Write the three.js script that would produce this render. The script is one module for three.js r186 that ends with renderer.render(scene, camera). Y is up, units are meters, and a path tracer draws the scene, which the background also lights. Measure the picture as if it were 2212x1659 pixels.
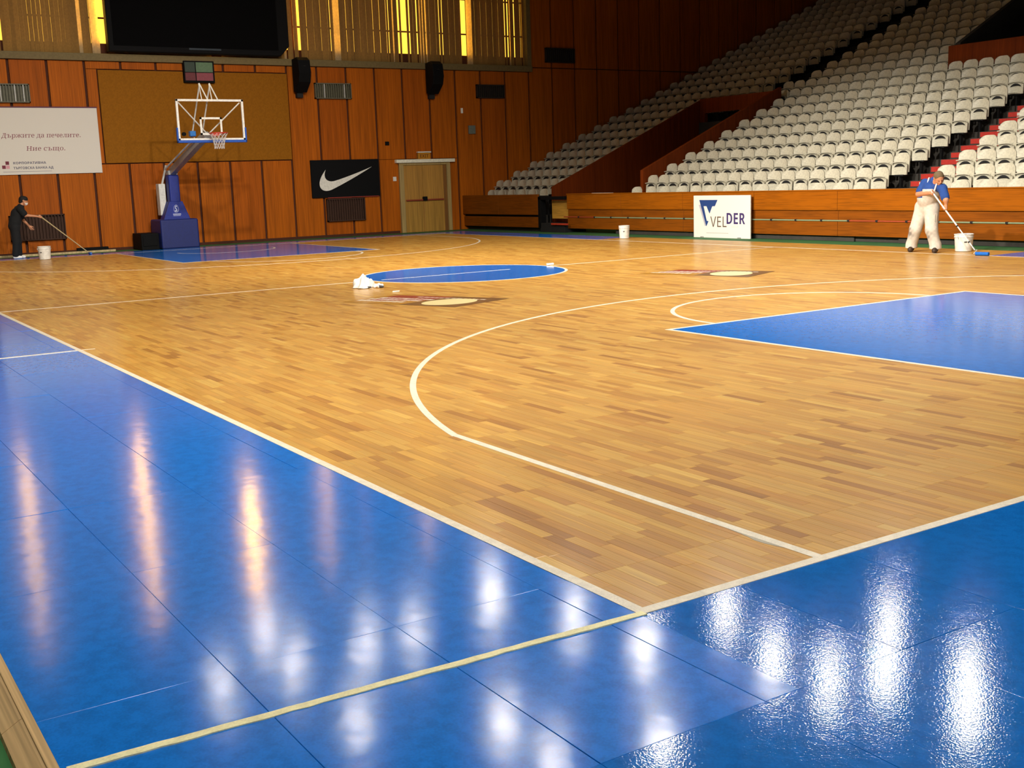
import * as THREE from 'three';
import { RoundedBoxGeometry } from 'three/addons/geometries/RoundedBoxGeometry.js';
import { mergeGeometries, mergeVertices, toCreasedNormals } from 'three/addons/utils/BufferGeometryUtils.js';
import { RectAreaLightUniformsLib } from 'three/addons/lights/RectAreaLightUniformsLib.js';

// ---------------------------------------------------------------- camera, light, exposure
// Court coordinates: x across the court (0..15), y up, z along it (0..28); three.js z is minus the court's z.
const scene = new THREE.Scene();
const camera = new THREE.PerspectiveCamera(2 * Math.atan(1659 / 2 / 2454.95) * 180 / Math.PI, 2212 / 1659, 0.1, 200);
{
  const pos = new THREE.Vector3(-2.51625, 1.56434, 3.10115), yaw = 0.56836, pitch = -0.17751, roll = -0.03464;
  const fw = new THREE.Vector3(Math.sin(yaw) * Math.cos(pitch), Math.sin(pitch), -Math.cos(yaw) * Math.cos(pitch));
  const r = new THREE.Vector3().crossVectors(fw, new THREE.Vector3(0, 1, 0)).normalize(), u = new THREE.Vector3().crossVectors(r, fw);
  const u2 = u.clone().multiplyScalar(Math.cos(roll)).addScaledVector(r, -Math.sin(roll));
  camera.position.copy(pos); camera.up.copy(u2); camera.lookAt(pos.clone().add(fw));
  camera.updateMatrixWorld(true);
}
const renderer = new THREE.WebGLRenderer({ antialias: true });
renderer.toneMapping = THREE.LinearToneMapping;
renderer.toneMappingExposure = 1.0;
renderer.shadowMap.enabled = true;
RectAreaLightUniformsLib.init();
scene.background = new THREE.Color(0x000000);

// Floodlights aimed at the court, some unseen ones added for brightness: [x, height, z, intensity, target x, target z, half angle].
const LAMP_COLOR = new THREE.Color(1.0, 0.93, 0.82);
const LAMPS = [
  // the rows over the far end and over the stand, mirrored in the wet blue paint
  ...[[8.2, 25.3, 130], [8.3, 28.0, 90], [6.0, 25.1, 120], [10.5, 25.5, 130], [12.0, 25.4, 110], [15.4, 26.6, 260], [16.5, 23.6, 240], [16.6, 20.4, 330], [13.5, 16.0, 400], [11.1, 19.0, 330], [11.0, 16.8, 300],
    [8.2, 21.2, 150], [20.0, 20.8, 260], [18.5, 17.4, 400], [18.8, 15.7, 440], [20.2, 15.1, 540], [23.6, 17.6, 260], [22.3, 14.1, 380], [19.9, 12.4, 520]].map(([x, z, I]) => [x, 11.5, z, I * 0.028, 3.5, 3.0, 0.75]),
  // near-side rows lighting the stand; unseen row behind near basket added for end wall
  ...[[-7, -2, 1100, 4.5], [-7, 4, 1500, 9], [-7, 11, 1900, 14.5], [-7, 17, 1150, 18.5]].map(([x, z, I, tz]) => [x, 11.5, z, I, 14.7, tz, 0.328]),
  ...[[-3, -9, 1000], [3, -9, 1050], [9, -9, 450]].map(([x, z, I]) => [x, 11.5, z, I, 3.2 + 0.25 * x, 17, 0.5]),
  // unseen lamps added to brighten the middle and far court and the near corner
  [9, 11.5, 9.5, 80, 9, 13, 0.95], [14, 11.5, 8.5, 115, 12.5, 9, 0.85], [5, 11.5, 9.5, 30, 5, 12, 0.9], [3, 11.5, 12.5, 470, 6, 22.5, 0.7], [9, 11.5, 12.5, 150, 10, 19, 0.7],
  [1, 11.5, -4, 255, 1, 2.0, 0.8], [7, 11.5, -4, 225, 6, 2.0, 0.8], [-5, 11.5, 6, 110, -1, 6, 0.8],
];

// ---------------------------------------------------------------- helpers
let seed = 12345;
const rnd = () => { seed = (seed + 0x6d2b79f5) | 0; let t = Math.imul(seed ^ (seed >>> 15), 1 | seed); t = (t + Math.imul(t ^ (t >>> 7), 61 | t)) ^ t; return ((t ^ (t >>> 14)) >>> 0) / 4294967296; };
const rr = (a, b) => a + (b - a) * rnd();
const V = (x, y, z) => new THREE.Vector3(x, y, -z);
const used = {};
function numbered(name) { const n = used[name] = (used[name] ?? -1) + 1; return n ? name + '_' + String(n).padStart(3, '0') : name; }
function flat(g) { const o = g.index ? g.toNonIndexed() : g; for (const k of Object.keys(o.attributes)) if (!['position', 'normal', 'uv', 'color'].includes(k)) o.deleteAttribute(k); o.morphAttributes = {}; o.clearGroups(); return o; }
function merge(list) { const l = list.flat().map(flat); return l.length === 1 ? l[0] : mergeGeometries(l); }
function metric(g) { // uv in metres, by the way each face looks
  const p = g.attributes.position, n = g.attributes.normal, uv = new Float32Array(p.count * 2);
  for (let i = 0; i < p.count; i++) {
    const ax = Math.abs(n.getX(i)), ay = Math.abs(n.getY(i)), az = Math.abs(n.getZ(i));
    const [a, b] = ay >= ax && ay >= az ? [p.getX(i), -p.getZ(i)] : ax >= az ? [-p.getZ(i), p.getY(i)] : [p.getX(i), p.getY(i)];
    uv[2 * i] = a; uv[2 * i + 1] = b;
  }
  g.setAttribute('uv', new THREE.BufferAttribute(uv, 2)); return g;
}
function box(x0, x1, y0, y1, z0, z1, r = 0) { // court coordinates
  const w = x1 - x0, h = y1 - y0, d = z1 - z0;
  const g = flat(r > 0 ? new RoundedBoxGeometry(w, h, d, 1, Math.min(r, w / 2.01, h / 2.01, d / 2.01)) : new THREE.BoxGeometry(w, h, d));
  g.translate((x0 + x1) / 2, (y0 + y1) / 2, -(z0 + z1) / 2);
  return metric(g);
}
function chamfer(x0, x1, y0, y1, z0, z1, c, tilt = [0, 0]) { // top with four chamfers and side skirts, 18 triangles, for planks and panels
  const P = [[x0, y0, z0], [x1, y0, z0], [x1, y0, z1], [x0, y0, z1], [x0, y1 - c, z0], [x1, y1 - c, z0], [x1, y1 - c, z1], [x0, y1 - c, z1],
    [x0 + c, y1, z0 + c], [x1 - c, y1, z0 + c], [x1 - c, y1, z1 - c], [x0 + c, y1, z1 - c]];
  for (let i = 4; i < 12; i++) P[i][1] += tilt[0] * (P[i][0] - (x0 + x1) / 2) + tilt[1] * (P[i][2] - (z0 + z1) / 2);
  const F = [[8, 9, 10, 11], [4, 5, 9, 8], [5, 6, 10, 9], [6, 7, 11, 10], [7, 4, 8, 11], [0, 1, 5, 4], [1, 2, 6, 5], [2, 3, 7, 6], [3, 0, 4, 7]];
  const pos = [];
  for (const [a, b, cc, d] of F) for (const i of [a, b, cc, a, cc, d]) pos.push(P[i][0], P[i][1], -P[i][2]);
  const g = new THREE.BufferGeometry(); g.setAttribute('position', new THREE.Float32BufferAttribute(pos, 3)); g.computeVertexNormals();
  return metric(g);
}
function tube(a, b, r0, r1 = r0, n = 12) { // between two court points
  const A = V(...a), B = V(...b), g = new THREE.CylinderGeometry(r1, r0, A.distanceTo(B), n, 1);
  g.applyQuaternion(new THREE.Quaternion().setFromUnitVectors(new THREE.Vector3(0, 1, 0), B.clone().sub(A).normalize()));
  const m = A.clone().add(B).multiplyScalar(0.5); return flat(g.translate(m.x, m.y, m.z));
}
function bar(a, b, w, h) { // rectangular bar between two court points
  const A = V(...a), B = V(...b), g = new RoundedBoxGeometry(w, h, A.distanceTo(B), 1, Math.min(w, h) * 0.12);
  const m = new THREE.Matrix4().lookAt(A, B, new THREE.Vector3(0, 1, 0)); g.applyMatrix4(m);
  const c = A.clone().add(B).multiplyScalar(0.5); return metric(flat(g.translate(c.x, c.y, c.z)));
}
function sheet(points, y0, y1) { // flat polygon on the floor, court [x, z] points
  const s = new THREE.Shape(points.map(([x, z]) => new THREE.Vector2(x, z)));
  const g = new THREE.ExtrudeGeometry(s, { depth: y1 - y0, bevelEnabled: false, curveSegments: 4 });
  g.rotateX(-Math.PI / 2); g.translate(0, y0, 0); return metric(flat(g));
}
function ring(cx, cz, r0, r1, a0, a1, y0, y1, n = 96) { // annular sector on the floor
  const o = [], i = []; for (let k = 0; k <= n; k++) { const a = a0 + (a1 - a0) * k / n; o.push([cx + r1 * Math.cos(a), cz + r1 * Math.sin(a)]); i.push([cx + r0 * Math.cos(a), cz + r0 * Math.sin(a)]); }
  const pos = [], q = (a, b, c, d) => pos.push(...a, ...b, ...c, ...a, ...c, ...d);
  const T = ([x, z], y) => [x, y, -z];
  for (let k = 0; k < n; k++) {
    q(T(o[k], y1), T(o[k + 1], y1), T(i[k + 1], y1), T(i[k], y1));
    q(T(o[k], y0), T(o[k + 1], y0), T(o[k + 1], y1), T(o[k], y1));
    q(T(i[k + 1], y0), T(i[k], y0), T(i[k], y1), T(i[k + 1], y1));
  }
  const g = new THREE.BufferGeometry(); g.setAttribute('position', new THREE.Float32BufferAttribute(pos, 3)); g.computeVertexNormals();
  if (g.attributes.normal.getY(0) < 0) { const p = g.attributes.position.array; for (let t = 0; t < p.length; t += 9) for (let c = 0; c < 3; c++) { const s = p[t + 3 + c]; p[t + 3 + c] = p[t + 6 + c]; p[t + 6 + c] = s; } g.computeVertexNormals(); }
  return metric(g);
}
const shadowed = (m) => { m.castShadow = m.receiveShadow = true; return m; };
function thing(name, label, category, at = [0, 0, 0], group) {
  const o = new THREE.Group(); o.name = numbered(name); o.position.copy(V(...at)); o.userData = { label, category }; if (group) o.userData.group = group; scene.add(o); return o;
}
function structure(name, label, category) { const o = new THREE.Group(); o.name = name; o.userData = { label, category, kind: 'structure' }; scene.add(o); return o; }
const origin = (o) => { const p = new THREE.Vector3(); for (let q = o; q && q !== scene; q = q.parent) p.add(q.position); return p; };
function part(parent, name, geometries, material, label) { // geometries in absolute court coordinates
  const o = origin(parent), g = merge([geometries].flat()); if (o.lengthSq()) g.translate(-o.x, -o.y, -o.z);
  const m = shadowed(new THREE.Mesh(g, material)); m.name = numbered(name); if (label) m.userData.label = label; parent.add(m); return m;
}
function solid(name, geometries, material, label, category, at, group) { // a thing of one mesh
  const g = merge([geometries].flat()), o = V(...at); g.translate(-o.x, -o.y, -o.z);
  const m = shadowed(new THREE.Mesh(g, material)); m.position.copy(o); m.name = numbered(name); m.userData = { label, category }; if (group) m.userData.group = group; scene.add(m); return m;
}

// ---------------------------------------------------------------- textures
function noiseGrid(w, h, cx, cy, r) { // smooth periodic value noise
  const g = Float32Array.from({ length: cx * cy }, r), out = new Float32Array(w * h), s = (t) => t * t * (3 - 2 * t);
  for (let y = 0; y < h; y++) for (let x = 0; x < w; x++) {
    const u = x / w * cx, v = y / h * cy, i = Math.floor(u), j = Math.floor(v), a = s(u - i), b = s(v - j), I = (i + 1) % cx, J = (j + 1) % cy;
    out[y * w + x] = (g[j * cx + i] * (1 - a) + g[j * cx + I] * a) * (1 - b) + (g[J * cx + i] * (1 - a) + g[J * cx + I] * a) * b;
  }
  return out;
}
function dataTexture(w, h, f, srgb, sx, sy) { // repeats every sx by sy metres
  const d = new Uint8Array(w * h * 4);
  for (let i = 0; i < w * h; i++) { const c = f(i); for (let k = 0; k < 3; k++) d[4 * i + k] = Math.max(0, Math.min(255, Math.round(255 * (c.length ? c[k] : c)))); d[4 * i + 3] = 255; }
  const t = new THREE.DataTexture(d, w, h); t.wrapS = t.wrapT = THREE.RepeatWrapping; t.magFilter = THREE.LinearFilter; t.minFilter = THREE.LinearMipmapLinearFilter; t.generateMipmaps = true;
  if (srgb) t.colorSpace = THREE.SRGBColorSpace; t.repeat.set(1 / sx, 1 / sy); t.needsUpdate = true; return t;
}
function grain(w, h, cx, cy, lo, hi, sx, sy) { // wood grain, long along v
  const a = noiseGrid(w, h, cx, cy, rnd), b = noiseGrid(w, h, cx * 3, cy * 2, rnd), c = noiseGrid(w, h, Math.max(2, cx >> 3), Math.max(2, cy >> 1), rnd);
  return dataTexture(w, h, (i) => { const t = 0.45 * a[i] + 0.3 * b[i] + 0.25 * c[i]; const s = lo + (hi - lo) * t; return [s, s * 0.985, s * 0.95]; }, true, sx, sy);
}
const T = {
  parquet: grain(512, 512, 160, 6, 0.80, 1.10, 0.6, 1.6),
  panel: grain(512, 512, 150, 5, 0.66, 1.14, 1.3, 3.1),
  board: (() => { const a = noiseGrid(512, 256, 5, 90, rnd), b = noiseGrid(512, 256, 14, 40, rnd), c = noiseGrid(512, 256, 6, 5, rnd); return dataTexture(512, 256, (i) => { const s = 0.72 + 0.22 * a[i] + 0.12 * b[i] + 0.14 * c[i]; return [s, s, s * 0.97]; }, true, 2.6, 0.7); })(),
  cloth: (() => { const a = noiseGrid(256, 256, 128, 128, rnd), b = noiseGrid(256, 256, 12, 12, rnd); return dataTexture(256, 256, (i) => 0.85 + 0.1 * a[i] + 0.08 * b[i], true, 0.4, 0.4); })(),
  wet: (() => { const a = noiseGrid(1024, 1024, 256, 256, rnd), b = noiseGrid(1024, 1024, 128, 128, rnd), c = noiseGrid(1024, 1024, 24, 20, rnd); return dataTexture(1024, 1024, (i) => 0.55 * a[i] + 0.3 * b[i] + 0.15 * c[i], false, 1.0, 1.0); })(),
  wave: (() => { const a = noiseGrid(256, 256, 14, 11, rnd), b = noiseGrid(256, 256, 34, 30, rnd); return dataTexture(256, 256, (i) => 0.65 * a[i] + 0.35 * b[i], false, 1.4, 1.4); })(),
  matte: (() => { const a = noiseGrid(512, 512, 200, 200, rnd), b = noiseGrid(512, 512, 30, 30, rnd); return dataTexture(512, 512, (i) => 0.86 + 0.1 * a[i] + 0.1 * b[i], true, 1, 1); })(),
  patch: (() => { const a = noiseGrid(512, 512, 9, 11, rnd), b = noiseGrid(512, 512, 60, 70, rnd); return dataTexture(512, 512, (i) => 0.84 + 0.16 * a[i] + 0.1 * b[i], true, 3.1, 3.7); })(),
};
const std = (color, roughness = 0.6, more = {}) => new THREE.MeshStandardMaterial({ color, roughness, ...more });
const phys = (color, roughness, more = {}) => new THREE.MeshPhysicalMaterial({ color, roughness, ...more });
const M = {
  plank: phys(0xffffff, 0.5, { vertexColors: true, map: T.parquet, clearcoat: 0.45, clearcoatRoughness: 0.2 }),
  blueWet: phys(0x0f6cc6, 0.085, { map: T.matte, bumpMap: T.wet, bumpScale: 0.0002, specularIntensity: 0.8 }),
  blue: phys(0x1478dc, 0.13, { map: T.matte, bumpMap: T.wave, bumpScale: 0.0004, specularIntensity: 0.6 }),
  line: phys(0xefe6d2, 0.45, { map: T.matte, clearcoat: 0.4, clearcoatRoughness: 0.3 }),
  tape: phys(0xfcf6c4, 0.5, { map: T.matte }),
  green: std(0x2a6a36, 0.75, { map: T.patch }),
  rim: std(0xd8b888, 0.6, { map: T.panel }),
  subfloor: std(0x2a1c10, 0.9, { map: T.matte }),
  wallPanel: phys(0xb8600a, 0.62, { map: T.panel, specularIntensity: 0.3 }),
  wallPanelRed: phys(0xb25a0a, 0.62, { map: T.panel, specularIntensity: 0.3 }),
  wallBoard: phys(0x985f12, 0.7, { map: T.cloth, specularIntensity: 0.2 }),
  groove: std(0x48200a, 0.9, { map: T.matte }),
  fascia: phys(0xa05602, 0.5, { map: T.board, specularIntensity: 0.35 }),
  fasciaShaded: phys(0x8a4804, 0.55, { map: T.board, specularIntensity: 0.35 }),  // darker copy of fascia: shade on recessed and far boards put into colour
  pipe: std(0x8d9a78, 0.5, { map: T.matte }),
  pipeRed: std(0xb04a28, 0.5, { map: T.matte }),
  concrete: std(0x3c3833, 0.9, { map: T.patch }),
  stair: std(0xb8281a, 0.7, { map: T.matte }),
  vom: phys(0x84380a, 0.65, { map: T.panel, specularIntensity: 0.3 }),
  black: phys(0x08080a, 0.75, { map: T.matte, specularIntensity: 0.35 }),
  rubber: std(0x141416, 0.8, { map: T.matte }),
  seat: phys(0xd2ccb6, 0.42, { map: T.matte }),
  white: std(0xe8e4da, 0.55, { map: T.matte }),
  paper: std(0xf2eee4, 0.8, { map: T.matte }),
  steel: std(0xb9b8b4, 0.35, { metalness: 0.6, map: T.matte }),
  silver: std(0xc6c4be, 0.5, { map: T.matte }),
  pad: std(0x1a2f8f, 0.55, { map: T.cloth }),
  padDark: std(0x17266e, 0.55, { map: T.cloth }),
  red: std(0xc23a22, 0.45, { map: T.matte }),
  net: std(0xe9e4dc, 0.8, { map: T.cloth }),
  doorTan: std(0xbc8a3a, 0.6, { map: T.panel }),
  doorFrame: std(0xb49a62, 0.6, { map: T.panel }),
  lintel: std(0xf2ecd6, 0.6, { map: T.matte }),
  skin: phys(0xc98a64, 0.55, { map: T.matte }),
  hairGrey: std(0x6e5a3e, 0.8, { map: T.cloth }),
  hairBlack: std(0x0c0a0a, 0.8, { map: T.cloth }),
  bib: std(0xd8cec0, 0.85, { map: T.cloth }),
  shirt: std(0x1e4690, 0.85, { map: T.cloth }),
  darkCloth: std(0x0d0f12, 0.9, { map: T.cloth }),
  bucket: phys(0xe9e6dd, 0.45, { map: T.matte }),
  roller: std(0x1668c8, 0.9, { map: T.cloth }),
  ceiling: std(0x2a2622, 0.9, { map: T.patch }),
  hall: std(0x5b3a1e, 0.8, { map: T.panel }),
  blind: std(0xb0966a, 0.9, { map: T.cloth }),
  sill: std(0x76643a, 0.7, { map: T.matte }),
  timber: std(0xcdb98a, 0.7, { map: T.panel }),
};
function painted(w, h, draw) { // flat print on a canvas
  const c = document.createElement('canvas'); c.width = w; c.height = h; draw(c.getContext('2d'), w, h);
  const t = new THREE.CanvasTexture(c); t.colorSpace = THREE.SRGBColorSpace; t.magFilter = THREE.LinearFilter; return t;
}
function quad(a, b, c, d) { // court points, uv (0,0) (1,0) (1,1) (0,1)
  const g = new THREE.BufferGeometry(), p = [a, b, c, a, c, d].flatMap(([x, y, z]) => [x, y, -z]);
  g.setAttribute('position', new THREE.Float32BufferAttribute(p, 3)); g.setAttribute('uv', new THREE.Float32BufferAttribute([0, 0, 1, 0, 1, 1, 0, 0, 1, 1, 0, 1], 2)); g.computeVertexNormals(); return g;
}
// ---------------------------------------------------------------- shell of the hall
const HALL = { x0: -16, x1: 40, z0: -14, z1: 31, h: 13 };
{
  const g = structure('ground', 'dark green hall floor around the raised timber court', 'ground');
  part(g, 'green_floor', box(HALL.x0, HALL.x1, -0.35, -0.05, HALL.z0, HALL.z1 + 0.6), M.green);
  const c = structure('ceiling', 'dark unlit ceiling of the sports hall', 'ceiling');
  part(c, 'ceiling_slab', box(HALL.x0 - 0.3, HALL.x1 + 0.3, HALL.h, HALL.h + 0.3, HALL.z0 - 0.3, HALL.z1 + 0.9), M.ceiling);
  const l = structure('wall_left', 'brown side wall of the hall', 'wall');
  part(l, 'wall_panel', box(HALL.x0 - 0.3, HALL.x0, -0.35, HALL.h, HALL.z0, HALL.z1 + 0.6), M.hall);
  const r = structure('wall_right', 'brown wall behind the top of the seating stand', 'wall');
  part(r, 'wall_panel', box(HALL.x1, HALL.x1 + 0.3, -0.35, HALL.h, HALL.z0, HALL.z1 + 0.6), M.hall);
  const f = structure('wall_front', 'brown wall at the near end of the hall', 'wall');
  part(f, 'wall_panel', box(HALL.x0 - 0.3, HALL.x1 + 0.3, -0.35, HALL.h, HALL.z0 - 0.3, HALL.z0), M.hall);
}

// ---------------------------------------------------------------- the court: boards, painted panels, lines
const FX0 = -2.03, FX1 = 16.2, FZ0 = -3.4, FZ1 = 28.9, PX = 0.62, PZ = 1.21, OX = -1.43, OZ = 0.40;
const floor = structure('floor', 'sprung timber basketball court with oiled oak strips, blue painted surrounds and white lines', 'floor');
part(floor, 'subfloor', box(FX0, FX1, -0.05, -0.02, FZ0, FZ1), M.subfloor);
const eye = new THREE.Vector3(-2.516, 1.564, -3.101); // court coordinates
const onScreen = (() => { const m = new THREE.Matrix4().multiplyMatrices(camera.projectionMatrix, camera.matrixWorldInverse), v = new THREE.Vector3(); camera.aspect = 2212 / 1659; camera.updateProjectionMatrix(); m.multiplyMatrices(camera.projectionMatrix, camera.matrixWorldInverse); return (x, y, z) => { v.set(x, y, -z).applyMatrix4(m); return Math.abs(v.x) < 1.03 && Math.abs(v.y) < 1.03 && v.z < 1; }; })();
const overlaps = (a, b, c, d, r) => a < r[1] && b > r[0] && c < r[3] && d > r[2];
{
  // oak strips
  const oak = [[207, 158, 72], [198, 147, 62], [212, 165, 78], [189, 135, 54], [205, 153, 68], [171, 117, 44], [218, 175, 88]];
  const light = oak.map(([r, g, b]) => new THREE.Color().setRGB(r / 255, g / 255, b / 255, THREE.SRGBColorSpace));
  const weight = [0.28, 0.48, 0.62, 0.76, 0.92, 0.97, 1.0];
  const planks = [];
  const zones = [[0, 15, 0, 28], [15.05, FX1, 9.0, 20.2]];
  const hidden = [[5.06, 9.94, -1, 5.79], [5.06, 9.94, 22.21, 29]];
  const strip = PX / 10;
  for (let i = Math.floor((0 - OX) / PX) - 1; OX + i * PX < FX1; i++) for (let j = Math.floor((0 - OZ) / PZ) - 1; OZ + j * PZ < 28; j++) for (let s = 0; s < 10; s++) {
    const x0 = OX + i * PX + s * strip, x1 = x0 + strip, cuts = [OZ + j * PZ];
    const end = OZ + (j + 1) * PZ; let z = cuts[0] + rr(0.12, 0.5);
    while (z < end - 0.12) { cuts.push(z); z += rr(0.3, 0.55); }
    cuts.push(end);
    for (let k = 0; k + 1 < cuts.length; k++) {
      let q = rnd(), c = 0; while (weight[c] < q) c++;
      const tone = light[c].clone().multiplyScalar(rr(0.90, 1.03)), dy = -rr(0, 0.0005);
      for (const zn of zones) {
        const a = Math.max(x0, zn[0]), b = Math.min(x1, zn[1]), e = Math.max(cuts[k], zn[2]), f = Math.min(cuts[k + 1], zn[3]);
        if (b - a < 0.004 || f - e < 0.004) continue;
        if (hidden.some((h) => a > h[0] && b < h[1] && e > h[2] && f < h[3])) continue;
        const g = chamfer(a + 0.0003, b - 0.0003, -0.02, dy, e + 0.0004, f - 0.0004, 0.0009);
        const n = g.attributes.position.count, col = new Float32Array(n * 3), uv = g.attributes.uv.array, ou = rnd() * 3, ov = rnd() * 3;
        for (let t = 0; t < n; t++) { col[3 * t] = tone.r; col[3 * t + 1] = tone.g; col[3 * t + 2] = tone.b; uv[2 * t] += ou; uv[2 * t + 1] += ov; }
        g.setAttribute('color', new THREE.BufferAttribute(col, 3));
        const cx = (a + b) / 2, cz = (e + f) / 2, d2 = (cx - eye.x) ** 2 + (cz - eye.z) ** 2;
        planks.push({ g, size: onScreen(cx, 0, cz) ? (b - a) * (f - e) / d2 ** 1.5 : 0 });
      }
    }
  }
  planks.sort((a, b) => b.size - a.size);
  planks.forEach((p, i) => { if (i < 300) part(floor, 'plank', p.g, M.plank); });
  const rest = part(floor, 'oak_strips', planks.slice(300).map((p) => p.g), M.plank); rest.userData = { kind: 'stuff', label: 'remaining oak strips of the court' };

  // blue painted panels
  const blues = [[FX0, -0.05, FZ0, FZ1, 0], [-0.05, FX1, FZ0, -0.05, 1], [-0.05, FX1, 28.05, FZ1, 0], [15.05, FX1, FZ0, 9.0, 0], [15.05, FX1, 20.2, 28.05, 0]];
  for (let i = -2; OX + i * PX < FX1; i++) for (let j = -5; OZ + j * PZ < FZ1; j++) for (const b of blues) {
    const a = Math.max(OX + i * PX, b[0]), c = Math.min(OX + (i + 1) * PX, b[1]), e = Math.max(OZ + j * PZ, b[2]), f = Math.min(OZ + (j + 1) * PZ, b[3]);
    if (c - a < 0.003 || f - e < 0.003) continue;
    if (!(onScreen(a, 0, e) || onScreen(c, 0, e) || onScreen(a, 0, f) || onScreen(c, 0, f) || onScreen((a + c) / 2, 0, (e + f) / 2)) && (a > 3 || e > 3)) continue;
    const wet = b[4] || f < 0.01;
    part(floor, 'painted_panel', chamfer(a + 0.0004, c - 0.0004, -0.02, -rr(0, 0.0009), e + 0.0004, f - 0.0004, 0.0012, [rr(-0.003, 0.003), rr(-0.0012, 0.0012)]), wet ? M.blueWet : M.blue);
  }
  // painted key areas and centre circle
  for (const [z0, z1] of [[0, 5.75], [22.25, 28]]) part(floor, 'painted_key', box(5.1, 9.9, -0.012, 0.0006, z0, z1), M.blue, 'blue painted key under the basket');
  part(floor, 'painted_circle', sheet(Array.from({ length: 96 }, (_, k) => [7.5 + 1.76 * Math.cos(k * Math.PI / 48), 14 + 1.76 * Math.sin(k * Math.PI / 48)]), -0.01, 0.0006), M.blue, 'blue painted centre circle');
  // lines
  const L = (name, ...g) => part(floor, name, g, M.line), y0 = -0.006, y1 = 0.0014, l = (x0, x1, z0, z1) => box(x0, x1, y0, y1, z0, z1);
  L('sideline', l(-0.05, 0, -0.05, 28.05)); L('sideline', l(15, 15.05, -0.05, 28.05));
  L('baseline', l(0, 15, -0.05, 0)); L('baseline', l(0, 15, 28, 28.05));
  L('centre_line', l(0, 5.71, 13.975, 14.025)); L('centre_line', l(5.9, 8.44, 13.975, 14.025)); L('centre_line', l(9.29, 15, 13.975, 14.025));
  L('centre_circle_line', ring(7.5, 14, 1.75, 1.8, 0, 2 * Math.PI, y0, y1));
  L('bench_line', l(FX0 + 0.01, -0.05, 8.975, 9.025), l(0, 0.13, 8.985, 9.015));
  for (const e of [0, 1]) {
    const z = (v) => e ? 28 - v : v, zz = (a, b) => e ? [28 - b, 28 - a] : [a, b], t = Math.acos(6.6 / 6.75), R = (a) => e ? -a : a;
    L('three_point_line', l(0.9, 0.95, ...zz(0, 2.99)), l(14.05, 14.1, ...zz(0, 2.99)), ring(7.5, z(1.575), 6.7, 6.75, R(t - 0.006), R(Math.PI - t + 0.006), y0, y1 + 0.0001, 160));
    L('key_line', l(5.05, 5.1, ...zz(0, 5.8)), l(9.9, 9.95, ...zz(0, 5.8)), l(5.1, 9.9, ...zz(5.75, 5.8)));
    L('free_throw_arc', ring(7.5, z(5.8), 1.75, 1.8, 0, R(Math.PI), y0, y1 + 0.0001, 64));
    L('no_charge_arc', ring(7.5, z(1.575), 1.25, 1.3, 0, R(Math.PI), y0, y1 + 0.0001, 48));
  }
  // masking tape that carries the baseline across the blue run-off
  const edge = []; const n = 40; for (let k = 0; k <= n; k++) { const x = FX0 + 0.015 + (-0.03 - FX0 - 0.015) * k / n; edge.push([x, 0.052 - 0.08 * k / n + rr(-0.002, 0.002)]); }
  part(floor, 'masking_tape', sheet([...edge, ...edge.slice().reverse().map(([x, z]) => [x, z - 0.034 + rr(-0.003, 0.003)])], -0.004, 0.0036), M.tape, 'cream paper masking tape across the blue paint');
  // smeared white paint beside the line near the corner
  part(floor, 'paint_smear', sheet([[0.899, 0.16], [0.888, 0.2], [0.877, 0.25], [0.874, 0.31], [0.886, 0.36], [0.893, 0.42], [0.899, 0.5], [0.902, 0.3]], -0.004, 0.0009), std(0xb9b2a2, 0.6, { map: T.patch }), 'smudge of white paint beside the three-point line');
  // timber edging along the run-off
  const joints = [-3.4, -1.2, 0.455, 2.9, 5.3, 7.7, 10.1, 12.5];
  for (let k = 0; k + 1 < joints.length; k++) {
    part(floor, 'edge_cap', box(FX0 - 0.03, FX0 + 0.0, -0.05, 0.003, joints[k] + 0.7, joints[k + 1] + 0.7, 0.003), M.rim);
    const a = joints[k] + 0.0015, b = joints[k + 1] - 0.0015, s = new THREE.Shape([[0, -0.05], [0, -0.002], [-0.008, -0.004], [-0.062, -0.035], [-0.066, -0.05]].map((p) => new THREE.Vector2(...p)));
    const g = new THREE.ExtrudeGeometry(s, { depth: b - a, bevelEnabled: false }); g.translate(FX0 - 0.03, 0, -b);
    part(floor, 'edge_board', metric(flat(g)), M.rim);
  }
}
// stickers on the floor
function decal(name, label, a, b, c, d) {
  const t = painted(768, 384, (g, w, h) => {
    g.fillStyle = '#b07c1c'; g.fillRect(0, 0, w, h); g.fillStyle = '#6c4410'; g.fillRect(w * 0.52, 0, w * 0.48, h);
    g.fillStyle = '#8c1a10'; g.beginPath(); g.moveTo(w * 0.06, h * 0.1); g.lineTo(w * 0.55, h * 0.04); g.lineTo(w * 0.5, h * 0.62); g.lineTo(w * 0.1, h * 0.72); g.fill();
    g.fillStyle = '#efe6d4';
    for (const [y, x0, x1, th] of [[0.18, 0.3, 0.86, 0.05], [0.36, 0.06, 0.5, 0.09], [0.52, 0.04, 0.48, 0.1], [0.7, 0.03, 0.42, 0.1]]) { let x = x0; while (x < x1) { const s = 0.02 + rnd() * 0.03; g.fillRect(w * x, h * (y + rr(-0.01, 0.01)), w * s, h * th); x += s + 0.012; } }
    g.fillStyle = '#f3e2a4'; g.beginPath(); g.ellipse(w * 0.74, h * 0.55, w * 0.17, h * 0.36, 0, 0, 7); g.fill();
  });
  const q = quad(...[a, b, c, d].map(([x, z]) => [x, 0.0022, z])); const m = solid(name, q, phys(0xffffff, 0.4, { map: t, clearcoat: 0.5, clearcoatRoughness: 0.25 }), label, 'floor sticker', [(a[0] + c[0]) / 2, 0.0022, (a[1] + c[1]) / 2]); return m;
}
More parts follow.
